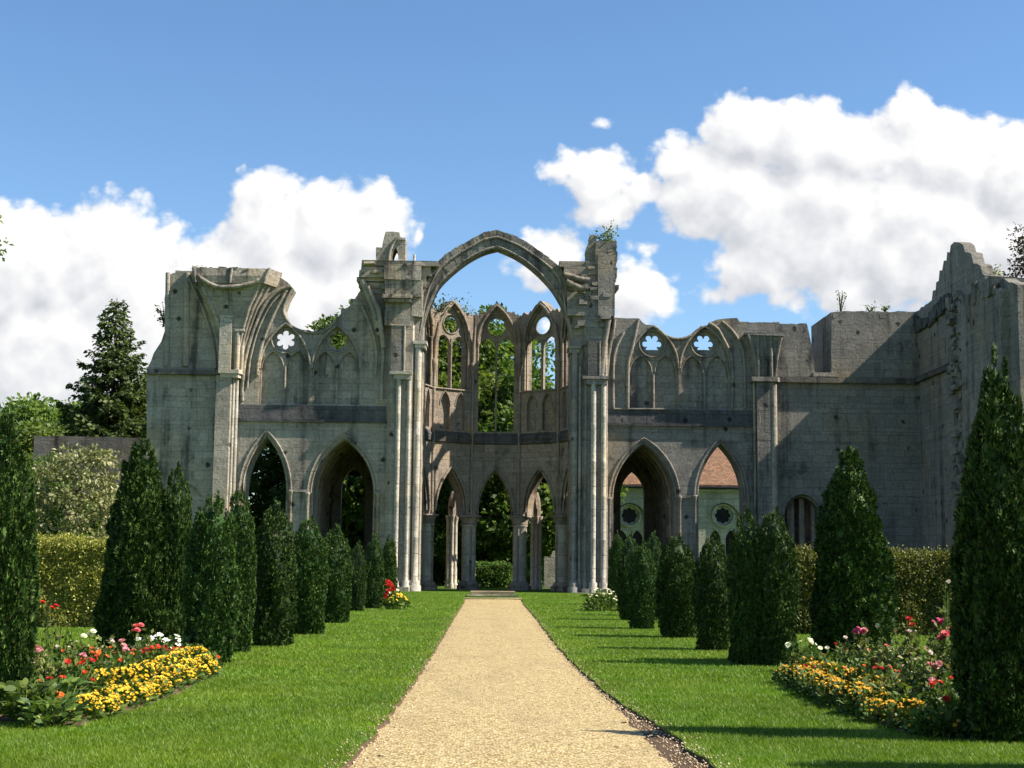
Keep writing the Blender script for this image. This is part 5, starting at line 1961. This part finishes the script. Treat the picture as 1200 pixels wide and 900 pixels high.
sprig('wall_tuft', 515, 366, 73.8, 16, 40, 200, 0.14, TREE_A, 'weeds on the ruined left side of the apse head', 10)

# ------------------------------------------------------------------ flowers
def flower_mesh(name, mat, npet=8, r=0.03, cup=0.3, layers=1, center=None, wide=0.5, seed=0):
    """petals in one or more whorls round a small button"""
    mb = MB()
    rnd = random.Random(seed)
    for l in range(layers):
        rl = r * (1 - 0.26 * l)
        cu = cup + 0.42 * l
        for k in range(npet - l):
            a = 2 * PI * k / (npet - l) + l * 0.4 + rnd.uniform(-.08, .08)
            d, s = Vector((math.cos(a), math.sin(a), 0)), Vector((-math.sin(a), math.cos(a), 0))
            q = rl * rnd.uniform(0.9, 1.08)
            w = q * wide
            z0 = 0.10 * r * l
            v = [d * q * 0.08 + Vector((0, 0, z0)), d * q * 0.55 + s * w * 0.85 + Vector((0, 0, z0 + q * cu * 0.45)), d * q + s * w * 0.35 + Vector((0, 0, z0 + q * cu * 0.75)),
                 d * q - s * w * 0.35 + Vector((0, 0, z0 + q * cu * 0.75)), d * q * 0.55 - s * w * 0.85 + Vector((0, 0, z0 + q * cu * 0.45))]
            mb.add(v, [(0, 1, 2, 3, 4)])
    cm = 0
    if center:
        mb2 = MB()
        n = 7
        rr = r * 0.26
        v = [(rr * math.cos(2 * PI * i / n), rr * math.sin(2 * PI * i / n), r * 0.08) for i in range(n)] + [(0, 0, r * 0.26)]
        mb.add(v, [(i, (i + 1) % n, n) for i in range(n)], mi=1)
    else:
        mb.lathe(0, 0, [(r * 0.25, 0), (r * 0.34, r * 0.25), (r * 0.2, r * 0.52)], 7)
    me = bpy.data.meshes.new(name)
    me.from_pydata(mb.v, [], mb.f)
    me.materials.append(mat)
    if center: me.materials.append(center)
    me.polygons.foreach_set('material_index', mb.m)
    me.update()
    return me


CENTRE = plain_mat('flower_button', (0.45, 0.20, 0.02), (0.30, 0.12, 0.02), 40)
FM = {
    'yellow': flower_mesh('flower', YELLOW, 7, 0.021, 0.15, 2, CENTRE, 0.55),
    'gold': flower_mesh('flower', GOLD, 7, 0.020, 0.2, 2, CENTRE, 0.55),
    'red': flower_mesh('flower', RED, 8, 0.042, 0.25, 2, CENTRE, 0.5),
    'orange': flower_mesh('flower', ORANGE, 8, 0.038, 0.25, 2, CENTRE, 0.5),
    'white': flower_mesh('flower', WHITE, 8, 0.050, 0.15, 1, CENTRE, 0.38),
    'cream': flower_mesh('flower', CREAM, 8, 0.055, 0.3, 2, CENTRE, 0.5),
    'pink': flower_mesh('rose', PINK, 8, 0.054, 0.45, 4, None, 0.62),
    'magenta': flower_mesh('rose', MAGENTA, 8, 0.056, 0.45, 4, None, 0.62),
    'coral': flower_mesh('rose', CORAL, 8, 0.058, 0.45, 4, None, 0.62),
    'redrose': flower_mesh('rose', RED, 8, 0.050, 0.45, 4, None, 0.62),
    'pale': flower_mesh('rose', petal_mat('pale_pink_petal', (0.76, 0.55, 0.52), (0.84, 0.70, 0.66)), 8, 0.032, 0.45, 3, None, 0.62),
}


def foliage_mound(name, rad, h, n, leaf, mat, parent, seed, elong=0.35, top=False):
    rg = np.random.default_rng(seed)
    v = rg.normal(size=(n, 3))
    v /= np.linalg.norm(v, axis=1, keepdims=True)
    v[:, 2] = np.abs(v[:, 2])
    rr = rg.uniform(0.15, 1, (n, 1)) ** 0.5
    p = v * rr * np.array([rad, rad, h])
    al = unit(v + rg.normal(0, 0.6, (n, 3)) + np.array([0, 0, 0.2]))
    nn = unit(rg.normal(0, 0.6, (n, 3)) + np.array([0, -0.2, 0.8]))
    V, F = leaves_np(p, al, nn, rg.uniform(0.6, 1.3, n) * leaf)
    V[:, 2] = np.maximum(V[:, 2], 0.0)
    return obj_np(name, V, F, mat, parent)


def blooms(root, me, nm, spots, tilt=0.5, sc=(0.8, 1.2), seed=0):
    rnd = random.Random(seed)
    for (x, y, z) in spots:
        o = bpy.data.objects.new(nm, me)
        COL.objects.link(o)
        o.parent = root
        o.location = (x, y, z)
        o.rotation_euler = (rnd.uniform(0.1, tilt + 0.5), rnd.uniform(-tilt, tilt), rnd.uniform(-0.7, 0.7))
        s = rnd.uniform(*sc)
        o.scale = (s, s, s)


def mound_spots(rad, h, n, seed, zmin=0.45, lift=1.04):
    rnd = random.Random(seed)
    o = []
    while len(o) < n:
        a, u = rnd.uniform(0, 6.28), rnd.uniform(0.02, 1.0)
        r = math.sqrt(u)
        z = h * math.sqrt(max(0, 1 - u * 0.92)) * lift
        if z < zmin * h and rnd.random() < 0.6: continue
        p = (rad * r * math.cos(a), rad * r * math.sin(a), z)
        if all((p[0] - q[0]) ** 2 + (p[1] - q[1]) ** 2 > 0.0007 for q in o) or rnd.random() < 0.05:
            o.append(p)
    return o


def marigold(seed, col, nfl, label, group):
    root = thing('marigold', (0, 0, 0), label, 'flower', group)
    foliage_mound('foliage', 0.21, 0.27, 260, 0.085, PLANT, root, seed)
    blooms(root, FM[col], 'flower', mound_spots(0.215, 0.28, nfl, seed), 0.35, (0.8, 1.25), seed)
    return root


def place(o, px, py, dy=0.0, s=1.0, rz=None):
    g = G(px, py, 0)
    o.location = (P(px, py, g.y + dy).x if False else g.x, g.y + dy, 0)
    o.rotation_euler = (0, 0, random.uniform(-0.5, 0.5) if rz is None else rz)
    o.scale = (s, s, s)
    return o


def scatter_along(protos, line, n, spread, sc):
    """line of ground pixels; plants stand along it, jittered"""
    pts = [G(x, y, 0) for x, y in line]
    seg = [(a, b, (b - a).length) for a, b in zip(pts, pts[1:])]
    tot = sum(s[2] for s in seg)
    used = [False] * len(protos)
    for i in range(n):
        d = tot * (i + random.uniform(0.2, 0.8)) / n
        for a, b, l in seg:
            if d <= l: break
            d -= l
        p = a.lerp(b, min(1, d / l))
        k = i % len(protos)
        if not used[k]:
            o, used[k] = protos[k], True
        else:
            o = copy_tree(protos[k])
        o.location = (p.x + random.uniform(-spread, spread), p.y + random.uniform(-spread, spread), 0)
        o.rotation_euler = (0, 0, random.uniform(-0.6, 0.6))
        s = random.uniform(*sc)
        o.scale = (s, s, s)


lab, grp = 'low mound of bright yellow flowers edging the left bed', 'yellow edging flowers of the left bed'
protoY = [marigold(k, 'yellow', 70, lab, grp) for k in (1, 2, 3)]
scatter_along(protoY, [(88, 848), (122, 836), (165, 822), (205, 806), (240, 791)], 19, 0.10, (0.65, 1.05))
protoY2 = [marigold(k, 'yellow', 62, lab, grp) for k in (4, 5, 6)]
scatter_along(protoY2, [(118, 822), (155, 812), (195, 797), (228, 783)], 15, 0.12, (0.85, 1.25))
lab, grp = 'low mound of golden orange flowers edging the right bed', 'golden edging flowers of the right bed'
protoG = [marigold(k, 'gold', 44, lab, grp) for k in (7, 8, 9)]
scatter_along(protoG, [(926, 801), (960, 816), (1000, 833), (1040, 849), (1075, 858)], 17, 0.08, (0.85, 1.15))
protoG2 = [marigold(k, 'gold', 46, lab, grp) for k in (10, 11, 12)]
scatter_along(protoG2, [(945, 797), (985, 808), (1030, 826), (1070, 838)], 13, 0.10, (1.0, 1.3))


def bedding(seed, col, nfl, h, label, group=None, nm='dahlia', rad=0.2, sc=(0.8, 1.15), nleaf=340, leafs=0.085):
    root = thing(nm, (0, 0, 0), label, 'flower', group)
    foliage_mound('foliage', rad, h * 0.86, nleaf, leafs, PLANT, root, seed)
    sp_ = mound_spots(rad * 0.95, h * 0.97, nfl, seed, 0.6)
    stm = MB()
    for p in sp_:
        stm.tube([(p[0] * 0.3, p[1] * 0.3, 0), (p[0] * 0.8, p[1] * 0.8, p[2] * 0.6), p], 0.005, 4)
    obj('stem', stm, PLANT, root)
    blooms(root, FM[col], 'flower', sp_, 0.4, sc, seed)
    return root


LBD = [  # px, py base, colour, flowers, height, label
    (60, 838, 'red', 3, 0.50, 'red flower plant nearest the left end of the yellow edging'),
    (86, 822, 'red', 7, 0.50, 'bushy plant with a cluster of bright red flowers above the yellow edging'),
    (30, 838, 'orange', 2, 0.52, 'plant with two orange red flowers in front of the cut off thuja'),
    (54, 845, 'orange', 3, 0.34, 'low orange flower plant in front at the left end of the left bed'),
    (112, 812, 'red', 6, 0.48, 'red flower plant behind the middle of the yellow edging'),
    (107, 803, 'orange', 4, 0.52, 'orange red flower plant behind the middle of the yellow edging'),
    (130, 803, 'orange', 4, 0.40, 'leafy plant with small orange flowers below the pink roses'),
    (150, 797, 'orange', 5, 0.42, 'wide orange flower plant left of the red ones below the white flowers'),
    (166, 795, 'red', 6, 0.42, 'red flower plant below the left end of the white flowers'),
    (182, 792, 'red', 7, 0.42, 'red flower plant below the middle of the white flowers'),
    (197, 790, 'red', 7, 0.40, 'red flower plant below the right of the white flowers'),
    (207, 787, 'red', 5, 0.37, 'last deep red plant between white and yellow flowers in the left bed'),
    (231, 781, 'orange', 4, 0.36, 'orange plant at the far tip of the left bed, left of its neighbour'),
    (243, 787, 'orange', 4, 0.30, 'orange plant at the outermost far tip of the left bed'),
]
for i, (px, py, c, n, h, lb) in enumerate(LBD):
    place(bedding(100 + i, c, n, h, lb, None), px, py)
WHT = [(168, 782, 6, 'leftmost clump of the white star flowers in the left bed'), (186, 781, 8, 'fullest clump of the white star flowers, in the middle'),
       (203, 779, 7, 'white star flower clump right of the fullest one'), (219, 778, 5, 'rightmost clump of the white star flowers in the left bed')]
for i, (px, py, n, lb) in enumerate(WHT):
    place(bedding(130 + i, 'white', n, 0.50, lb, None, 'white_flower', 0.2, (0.9, 1.2)), px, py)

RBD = [
    (966, 806, 'red', 5, 0.30, 'low brownish red flowers breaking the left part of the golden edging'),
    (1012, 826, 'red', 5, 0.30, 'low brownish red flowers breaking the middle of the golden edging'),
    (940, 804, 'red', 4, 0.28, 'low dark red flowers at the left tip of the golden edging'),
    (934, 788, 'cream', 3, 0.56, 'pale yellow flower plant at the left tip of the right bed'),
    (952, 790, 'cream', 4, 0.52, 'cream flower plant second from the left tip of the right bed'),
    (960, 797, 'orange', 3, 0.40, 'orange red plant behind the left end of the golden edging'),
    (989, 796, 'redrose', 2, 0.60, 'plant with a single large bright red bloom at the left of the right bed'),
    (1025, 822, 'red', 3, 0.42, 'red flower plant just above the middle of the golden edging'),
    (1042, 822, 'red', 4, 0.45, 'red flower plant right of the middle of the golden edging'),
    (1118, 860, 'redrose', 2, 0.36, 'low plant with a bright red bloom at the foot of the nearest thuja'),
    (1100, 848, 'red', 3, 0.44, 'dark red flowers in the shade left of the nearest thuja'),
    (1085, 862, 'gold', 6, 0.26, 'shaded dull golden plant at the right end of the edging'),
    (1106, 864, 'gold', 5, 0.24, 'shaded dull golden plant right at the foot of the nearest thuja'),
]
for i, (px, py, c, n, h, lb) in enumerate(RBD):
    place(bedding(160 + i, c, n, h, lb, None, 'dahlia' if c != 'redrose' else 'red_bloom'), px, py)


lab, grp = 'leafy green plant with a few tiny flowers among the roses of the left bed', 'leafy plants of the left bed'
for i, (px, py, c_, n, h) in enumerate(((18, 818, 'orange', 1, .5), (46, 812, 'pale', 3, .55), (72, 806, 'orange', 2, .5), (92, 814, 'red', 3, .5), (120, 801, 'orange', 3, .5), (136, 806, 'cream', 2, .42), (149, 801, 'orange', 3, .45), (104, 822, 'red', 3, .36), (80, 800, 'pale', 3, .62))):
    place(bedding(400 + i, c_, n, h, lab, grp, 'garden_plant', 0.26, (0.6, 0.9), 420, 0.075), px, py)
lab, grp = 'leafy green plant with a few tiny flowers among the roses of the right bed', 'leafy plants of the right bed'
for i, (px, py, c_, n, h) in enumerate(((972, 800, 'cream', 2, .5), (1000, 812, 'orange', 2, .5), (1016, 802, 'red', 2, .55), (1048, 812, 'pale', 4, .6), (1064, 832, 'orange', 3, .5), (1086, 828, 'pale', 4, .6), (1104, 842, 'pale', 3, .6), (1030, 800, 'coral', 3, .6), (1120, 850, 'red', 2, .5))):
    place(bedding(420 + i, c_, n, h, lab, grp, 'garden_plant', 0.28, (0.6, 0.9), 460, 0.075), px, py)


def rose(seed, h, rad, blm, label, nleaf=420, leaf=0.075, nst=7):
    """stems fanning out of the ground, sparse leaves, blooms at chosen stem tips; blm = [(colour, x, z)]"""
    rg = np.random.default_rng(seed)
    root = thing('rose_bush', (0, 0, 0), label, 'rose bush')
    stm = MB()
    tips = []
    for c, x, z in blm:
        tips.append((x, rg.uniform(-0.3, 0.15) * rad, z))
    for k in range(nst):
        a = rg.uniform(0, 6.28)
        tips.append((math.cos(a) * rad * rg.uniform(.3, 1), math.sin(a) * rad * rg.uniform(.2, .8), h * rg.uniform(0.55, 0.95)))
    P_, A_ = [], []
    per = nleaf // len(tips)
    for t in tips:
        b = (t[0] * 0.15, t[1] * 0.15, 0)
        m_ = (t[0] * 0.7, t[1] * 0.7, t[2] * 0.55)
        stm.tube([b, m_, t], [0.010, 0.007, 0.004], 5)
        for i in range(per):
            s = rg.uniform(0.12, 0.96)
            p = np.array(b) * (1 - s) ** 2 + 2 * s * (1 - s) * np.array(m_) + s * s * np.array(t)
            P_.append(p + rg.normal(0, 0.06, 3) * (1.3 - s * 0.7))
            A_.append(rg.normal(0, 1, 3) + np.array([0, 0, 0.15]))
    obj('stem', stm, PLANT, root)
    p, al = np.array(P_), unit(np.array(A_))
    p[:, 2] = np.maximum(p[:, 2], 0.03)
    nn = unit(rg.normal(0, 0.6, p.shape) + np.array([0, -0.2, 0.8]))
    V, F = leaves_np(p, al, nn, rg.uniform(0.6, 1.3, len(p)) * leaf)
    obj_np('foliage', V, F, ROSELEAF, root)
    rnd = random.Random(seed)
    for (c, x, z), t in zip(blm, tips):
        for j in range(2 if c in ('pink', 'coral', 'magenta') else 1):
            q = (t[0] + rnd.uniform(-.035, .035), t[1] + rnd.uniform(-.04, .04), t[2] + rnd.uniform(-.035, .035))
            blooms(root, FM[c], 'rose_bloom', [q], 0.5, (0.75, 1.1), seed + j)
    return root


def rose_px(seed, px, py, blm_px, rad, label, nleaf=420, h=None, leaf=0.075):
    """blooms given as picture points at the depth of the plant"""
    g = G(px, py, 0)
    b = []
    for c, x, y in blm_px:
        q = P(x, y, g.y)
        b.append((c, q.x - g.x, q.z))
    hh = h or max(t[2] for t in b)
    o = rose(seed, hh, rad, b, label, nleaf, leaf)
    o.location = (g.x, g.y, 0)
    return o


rose_px(201, 42, 822, [('pink', 36, 755), ('pink', 44, 759), ('pink', 41, 773), ('pale', 57, 767), ('pale', 33, 790)], 0.45, 'rose bush with a big pink bloom cluster, in front of the cut off thuja', 700)
rose_px(202, 24, 815, [('coral', 23, 739), ('pale', 22, 756)], 0.35, 'tall thin rose with a coral bloom high against the cut off thuja', 260)
rose_px(203, 62, 800, [('redrose', 51, 707), ('redrose', 68, 711), ('redrose', 61, 714)], 0.3, 'tall rose with dark red blooms seen against the golden hedge', 160)
rose_px(204, 100, 806, [('pink', 100, 768), ('pale', 64, 786)], 0.45, 'rose bush with one round pale pink bloom, left of the broad thuja', 420, 0.6)
rose_px(205, 140, 796, [('pale', 129, 750), ('pale', 118, 759), ('pink', 141, 755), ('pink', 149, 764), ('redrose', 157, 771), ('pale', 136, 752)], 0.5, 'rose bush dotted with small pale pink blooms before the dark side of the broad thuja', 500)
rose_px(206, 165, 790, [('coral', 162, 736), ('coral', 161, 740)], 0.25, 'rose with a single coral bloom against the broad left thuja', 120)
rose_px(207, 108, 800, [('cream', 107, 745), ('cream', 112, 741), ('cream', 98, 748)], 0.3, 'slender plant with small cream blossoms against the lawn by the golden hedge', 160)

rose_px(211, 1005, 800, [('magenta', 1003, 738), ('magenta', 1008, 742), ('pink', 1011, 741), ('pale', 992, 748)], 0.42, 'rose bush with one big magenta bloom before the broad conical thuja', 560)
rose_px(212, 1098, 830, [('magenta', 1101, 729), ('magenta', 1096, 734), ('magenta', 1103, 727)], 0.40, 'rose with magenta blooms, left of the coral ones by the nearest thuja', 620)
rose_px(213, 1112, 838, [('coral', 1104, 746), ('coral', 1109, 743), ('coral', 1107, 745), ('coral', 1124, 740), ('pink', 1127, 739), ('coral', 1116, 741)], 0.40, 'rose with large coral blooms touching the nearest thuja', 620)
rose_px(214, 1066, 820, [('redrose', 1062, 724), ('redrose', 1067, 731), ('pale', 1065, 742), ('pale', 1063, 748)], 0.45, 'rose with dark red and white blooms right of the broad conical thuja', 620)
rose_px(215, 1040, 818, [('redrose', 1032, 774), ('pale', 1030, 784), ('pink', 1051, 787), ('coral', 1076, 788)], 0.55, 'leafy rose with small salmon blooms in the middle of the right bed', 760, 0.75)
rose_px(216, 1082, 840, [('pink', 1090, 782), ('pink', 1099, 781), ('pink', 1088, 799), ('pink', 1107, 805), ('pale', 1091, 768), ('coral', 1113, 802)], 0.55, 'leafy rose with many small pink blooms near the right end of the right bed', 820, 0.8)
rose_px(217, 1108, 832, [('pale', 1108, 680)], 0.08, 'single tall rose shoot with one small pink bud above the right bed', 120)

# broad leaved plants at the near end of the left bed
def broadleaf(px, py, h, n, leaf, label, seed):
    rg = np.random.default_rng(seed)
    root = thing('broadleaf_plant', tuple(G(px, py, 0)), label, 'plant')
    a = rg.uniform(0, 6.28, n)
    p = np.stack([np.cos(a) * rg.uniform(0.02, 0.3, n), np.sin(a) * rg.uniform(0.02, 0.3, n), rg.uniform(0.05, 1, n) * h], 1)
    al = unit(np.stack([np.cos(a), np.sin(a), rg.uniform(-0.1, 0.9, n)], 1))
    nn = unit(rg.normal(0, 0.35, (n, 3)) + np.array([0, -0.3, 0.9]))
    V, k6 = leaf_cards(p, al, nn, rg.uniform(0.7, 1.3, n) * leaf, [(0, 0, 0), (0.22, 0.20, 0.03), (0.55, 0.26, 0.05), (0.85, 0.13, 0.0), (1, 0, -0.06), (0.85, -0.13, 0.0), (0.55, -0.26, 0.05), (0.22, -0.20, 0.03)])
    F = np.arange(len(V)).reshape(-1, 8)
    stm = MB()
    for k in range(0, n, 4):
        stm.tube([(0, 0, 0), tuple(p[k])], 0.006, 4)
    obj('stem', stm, PLANT, root)
    V[:, 2] = np.maximum(V[:, 2], 0.01)
    obj_np('foliage', V, F, PLANT, root)
    return root


broadleaf(28, 848, 0.38, 190, 0.13, 'large leaved green plant at the near left end of the left bed', 1)
broadleaf(62, 852, 0.26, 170, 0.10, 'low broad leaved plant left of the first yellow flowers', 2)
broadleaf(75, 838, 0.36, 90, 0.13, 'broad leaved plant behind the first yellow flowers', 3)
broadleaf(1060, 842, 0.34, 170, 0.10, 'leafy plant without flowers behind the golden edging of the right bed', 4)
broadleaf(1030, 812, 0.42, 190, 0.09, 'light green leafy plant in the heart of the right bed', 5)

# flowers at the foot of the great piers
o = bedding(301, 'redrose', 26, 0.95, 'bright red flowers at the foot of the left great pier', None, 'red_bloom', 0.42, (1.4, 2.1), 300, 0.13)
place(o, 452, 711)
o = bedding(302, 'yellow', 30, 0.55, 'yellow flowers at the foot of the left great pier, right of the red ones', None, 'marigold', 0.4, (1.8, 2.4), 260, 0.14)
place(o, 466, 714)
o = bedding(303, 'cream', 5, 0.75, 'cream flowers between the red and the yellow ones by the left great pier', None, 'cream_flower', 0.35, (1.2, 1.6), 260, 0.14)
place(o, 460, 711)
o = bedding(304, 'cream', 34, 0.80, 'low white rose bush at the foot of the right great pier', None, 'white_rose', 0.75, (0.65, 1.0), 700, 0.13)
place(o, 706, 716)

# ------------------------------------------------------------------ fallen leaves and clods by the path
lf = [(715, 878, 'brown'), (470, 880, 'brown'), (452, 889, 'brown'), (735, 848, 'brown')]
for i, (px, py, c) in enumerate(lf):
    q = MB()
    q.add([(0, 0, 0.012), (0.05, 0.025, 0.03), (0.11, 0, 0.014), (0.05, -0.028, 0.022)], [(0, 1, 2, 3)])
    q.add([(0, 0, 0.008), (0.05, 0.025, 0.026), (0.11, 0, 0.010), (0.05, -0.028, 0.018)], [(0, 3, 2, 1)])
    o = obj('fallen_leaf', q, WOOD_BROWN)
    o.location = G(px, py, -0.05)
    o.rotation_euler = (0, 0, i * 1.3)
    tag(o, ['dry brown leaf on the soil at the right edge of the path', 'dry brown leaf on the gravel, right one of two near the left edge', 'dry brown leaf on the gravel, left one of two near the left edge', 'dry brown leaf on the soil, farther up the right edge of the path'][i], 'leaf')

# ------------------------------------------------------------------ sun and sky
SUN_EL, SUN_AZ = R(43.5), R(99.2)                       # azimuth from +Y towards +X
sd = Vector((math.sin(SUN_AZ) * math.cos(SUN_EL), math.cos(SUN_AZ) * math.cos(SUN_EL), math.sin(SUN_EL)))
sun_d = bpy.data.lights.new('sun', 'SUN')
sun_d.energy = 5.0
sun_d.angle = R(0.53)
sun_d.color = (1.0, 0.93, 0.82)
sun = bpy.data.objects.new('sun', sun_d)
COL.objects.link(sun)
sun.rotation_euler = (-sd).to_track_quat('-Z', 'Y').to_euler()
sun.location = (40, 0, 60)

world = bpy.data.worlds.new('World')
scene.world = world
world.use_nodes = True
world.node_tree.nodes.clear()
world.cycles.sampling_method = 'MANUAL'
world.cycles.sample_map_resolution = 512
nt = NT(world.node_tree)
out = nt.new('ShaderNodeOutputWorld')
sky = nt.new('ShaderNodeTexSky', sky_type='NISHITA')
sky.sun_disc = False
sky.sun_elevation = SUN_EL
sky.sun_rotation = SUN_AZ
sky.altitude = 100
sky.air_density = 1.0
sky.dust_density = 0.15
sky.ozone_density = 3.5
bg1 = nt.new('ShaderNodeBackground')
skh = nt.new('ShaderNodeHueSaturation')
nt.put(skh.inputs['Color'], sky.outputs[0])
nt.put(skh.inputs['Saturation'], 1.10)
nt.put(skh.inputs['Value'], 1.12)
nt.put(bg1.inputs[0], skh.outputs[0])
nt.put(bg1.inputs[1], 0.074)

# cumulus, built from a field of puffs fixed to directions in the sky
BL_L = [(0, 330, 110, 100), (60, 320, 90, 88), (130, 300, 88, 82), (160, 350, 90, 100), (232, 312, 50, 52), (318, 272, 74, 80), (390, 272, 72, 74), (428, 280, 58, 74),
        (300, 350, 120, 100), (420, 360, 84, 84), (230, 410, 150, 90), (80, 420, 150, 90), (-80, 360, 120, 120), (484, 285, 12, 22)]
BL_R = [(885, 158, 78, 66), (940, 165, 76, 70), (1000, 185, 84, 66), (1066, 146, 52, 50), (1122, 190, 96, 80), (1195, 205, 84, 88), (812, 196, 58, 50), (850, 230, 92, 74), (950, 265, 130, 96),
        (1080, 278, 130, 96), (1190, 295, 84, 66), (900, 318, 84, 56), (1000, 335, 74, 46), (930, 355, 50, 30), (826, 266, 60, 36), (692, 208, 60, 50), (763, 222, 46, 32), (760, 290, 26, 14), (1066, 108, 26, 22), (658, 205, 32, 28), (735, 240, 40, 32), (700, 245, 44, 34), (645, 308, 54, 44),
        (742, 350, 50, 54), (690, 390, 64, 34), (838, 354, 40, 22), (692, 135, 24, 16), (1280, 240, 110, 110)]


def dirxz(px, py):
    d = ray(px, py)
    return d.x / d.y, d.z / d.y


grp = bpy.data.node_groups.new('cumulus_field', 'ShaderNodeTree')
grp.interface.new_socket('Vector', in_out='INPUT', socket_type='NodeSocketVector')
grp.interface.new_socket('Density', in_out='OUTPUT', socket_type='NodeSocketFloat')
grp.interface.new_socket('Soft', in_out='OUTPUT', socket_type='NodeSocketFloat')
gn = NT(grp)
gi, go = gn.new('NodeGroupInput'), gn.new('NodeGroupOutput')
vec = gi.outputs[0]
w1 = gn.noise(vec, 9.0, 3, 0.5)
w2 = gn.noise(gn.vmath('ADD', vec, (3.1, 7.7, 1.3)), 9.0, 3, 0.5)
wv = gn.new('ShaderNodeCombineXYZ')
gn.put(wv.inputs[0], gn.math('MULTIPLY', gn.math('SUBTRACT', w1, 0.5), 0.045))
gn.put(wv.inputs[1], gn.math('MULTIPLY', gn.math('SUBTRACT', w2, 0.5), 0.045))
wvec = gn.vmath('ADD', vec, wv.outputs[0])
field = None
for (cx_, cy_, rx, ry) in BL_L + BL_R:
    X, Z = dirxz(cx_, cy_)
    q = gn.vmath('MULTIPLY', gn.vmath('SUBTRACT', wvec, (X, Z, 0)), (FOC / rx, FOC / ry, 0))
    v = gn.math('MULTIPLY', gn.math('SUBTRACT', 1.0, gn.vmath('LENGTH', q)), math.sqrt(rx * ry) / 60)
    field = v if field is None else gn.math('SMOOTH_MAX', field, v, 0.12)
big = gn.noise(vec, 24, 14, 0.62)
vo = gn.new('ShaderNodeTexVoronoi', feature='SMOOTH_F1')
gn.put(vo.inputs['Vector'], gn.vmath('ADD', vec, gn.vmath('SCALE', wv.outputs[0], 0.35)))
gn.put(vo.inputs['Scale'], 48)
gn.put(vo.inputs['Smoothness'], 0.35)
gn.put(vo.inputs['Detail'], 2.5)
gn.put(vo.inputs['Roughness'], 0.5)
field = gn.math('MINIMUM', field, 1.1)
fneg = gn.math('MULTIPLY', gn.math('MINIMUM', gn.math('ADD', field, 0.08), 0.0), 1.6)
dn = gn.math('ADD', gn.math('ADD', field, fneg), gn.math('MULTIPLY', gn.math('SUBTRACT', big, 0.5), 0.72))
dn = gn.math('ADD', dn, gn.math('MULTIPLY', gn.math('SUBTRACT', 0.42, vo.outputs['Distance']), 0.42))
gn.put(go.inputs[0], dn)
soft = gn.math('ADD', field, gn.math('MULTIPLY', gn.math('SUBTRACT', 0.42, vo.outputs['Distance']), 0.5))
gn.put(go.inputs[1], gn.math('ADD', soft, gn.math('MULTIPLY', gn.math('SUBTRACT', gn.noise(vec, 15, 3, 0.5), 0.5), 0.5)))

tc = nt.new('ShaderNodeTexCoord')
sp3 = nt.new('ShaderNodeSeparateXYZ')
nt.put(sp3.inputs[0], tc.outputs['Generated'])
fy = nt.math('MAXIMUM', sp3.outputs[1], 0.02)
cx = nt.new('ShaderNodeCombineXYZ')
nt.put(cx.inputs[0], nt.math('DIVIDE', sp3.outputs[0], fy))
nt.put(cx.inputs[1], nt.math('DIVIDE', sp3.outputs[2], fy))


def field_at(v):
    g = nt.new('ShaderNodeGroup')
    g.node_tree = grp
    nt.put(g.inputs[0], v)
    return g.outputs[0], g.outputs[1]


D0, S0 = field_at(cx.outputs[0])
D1, S1 = field_at(nt.vmath('ADD', cx.outputs[0], (0.010, 0.016, 0)))
wisp = nt.noise(nt.vmath('MULTIPLY', cx.outputs[0], (1, 1.5, 1)), 60, 8, 0.65)
alpha = nt.maprange(nt.math('ADD', D0, nt.math('MULTIPLY', nt.math('SUBTRACT', wisp, 0.5), 0.35)), -0.16, 0.16, smooth=True)
front = nt.maprange(sp3.outputs[1], 0.05, 0.25)
alpha = nt.math('MULTIPLY', alpha, front)
low = nt.noise(cx.outputs[0], 5.5, 3, 0.5)
lit = nt.math('ADD', 0.69, nt.math('MULTIPLY', nt.math('SUBTRACT', S0, S1), 0.75))
lit = nt.math('ADD', lit, nt.math('MULTIPLY', nt.math('SUBTRACT', D0, D1), 0.22))
lit = nt.math('SUBTRACT', lit, nt.math('MULTIPLY', nt.maprange(S0, 0.55, 1.3), 0.20))
lit = nt.math('ADD', lit, nt.math('MULTIPLY', nt.math('SUBTRACT', low, 0.5), 0.5), clamp=True)
ccol = nt.ramp(lit, [(0.0, (0.66, 0.68, 0.73)), (0.45, (0.83, 0.845, 0.88)), (0.8, (1.0, 1.0, 1.0)), (1.0, (1.12, 1.11, 1.09))])
bg2 = nt.new('ShaderNodeBackground')
nt.put(bg2.inputs[0], ccol)
nt.put(bg2.inputs[1], 0.46)
mx = nt.new('ShaderNodeMixShader')
nt.put(mx.inputs[0], alpha)
nt.l.new(bg1.outputs[0], mx.inputs[1])
nt.l.new(bg2.outputs[0], mx.inputs[2])
nt.l.new(mx.outputs[0], out.inputs[0])

scene.view_settings.view_transform = 'Standard'
scene.view_settings.look = 'None'
scene.view_settings.exposure = 1.1
scene.view_settings.gamma = 1.0
scene.view_settings.use_curve_mapping = False
scene.render.engine = 'CYCLES'
scene.cycles.max_bounces = 6
scene.cycles.diffuse_bounces = 3
scene.cycles.transmission_bounces = 3
scene.cycles.use_adaptive_sampling = True
bpy.context.view_layer.update()
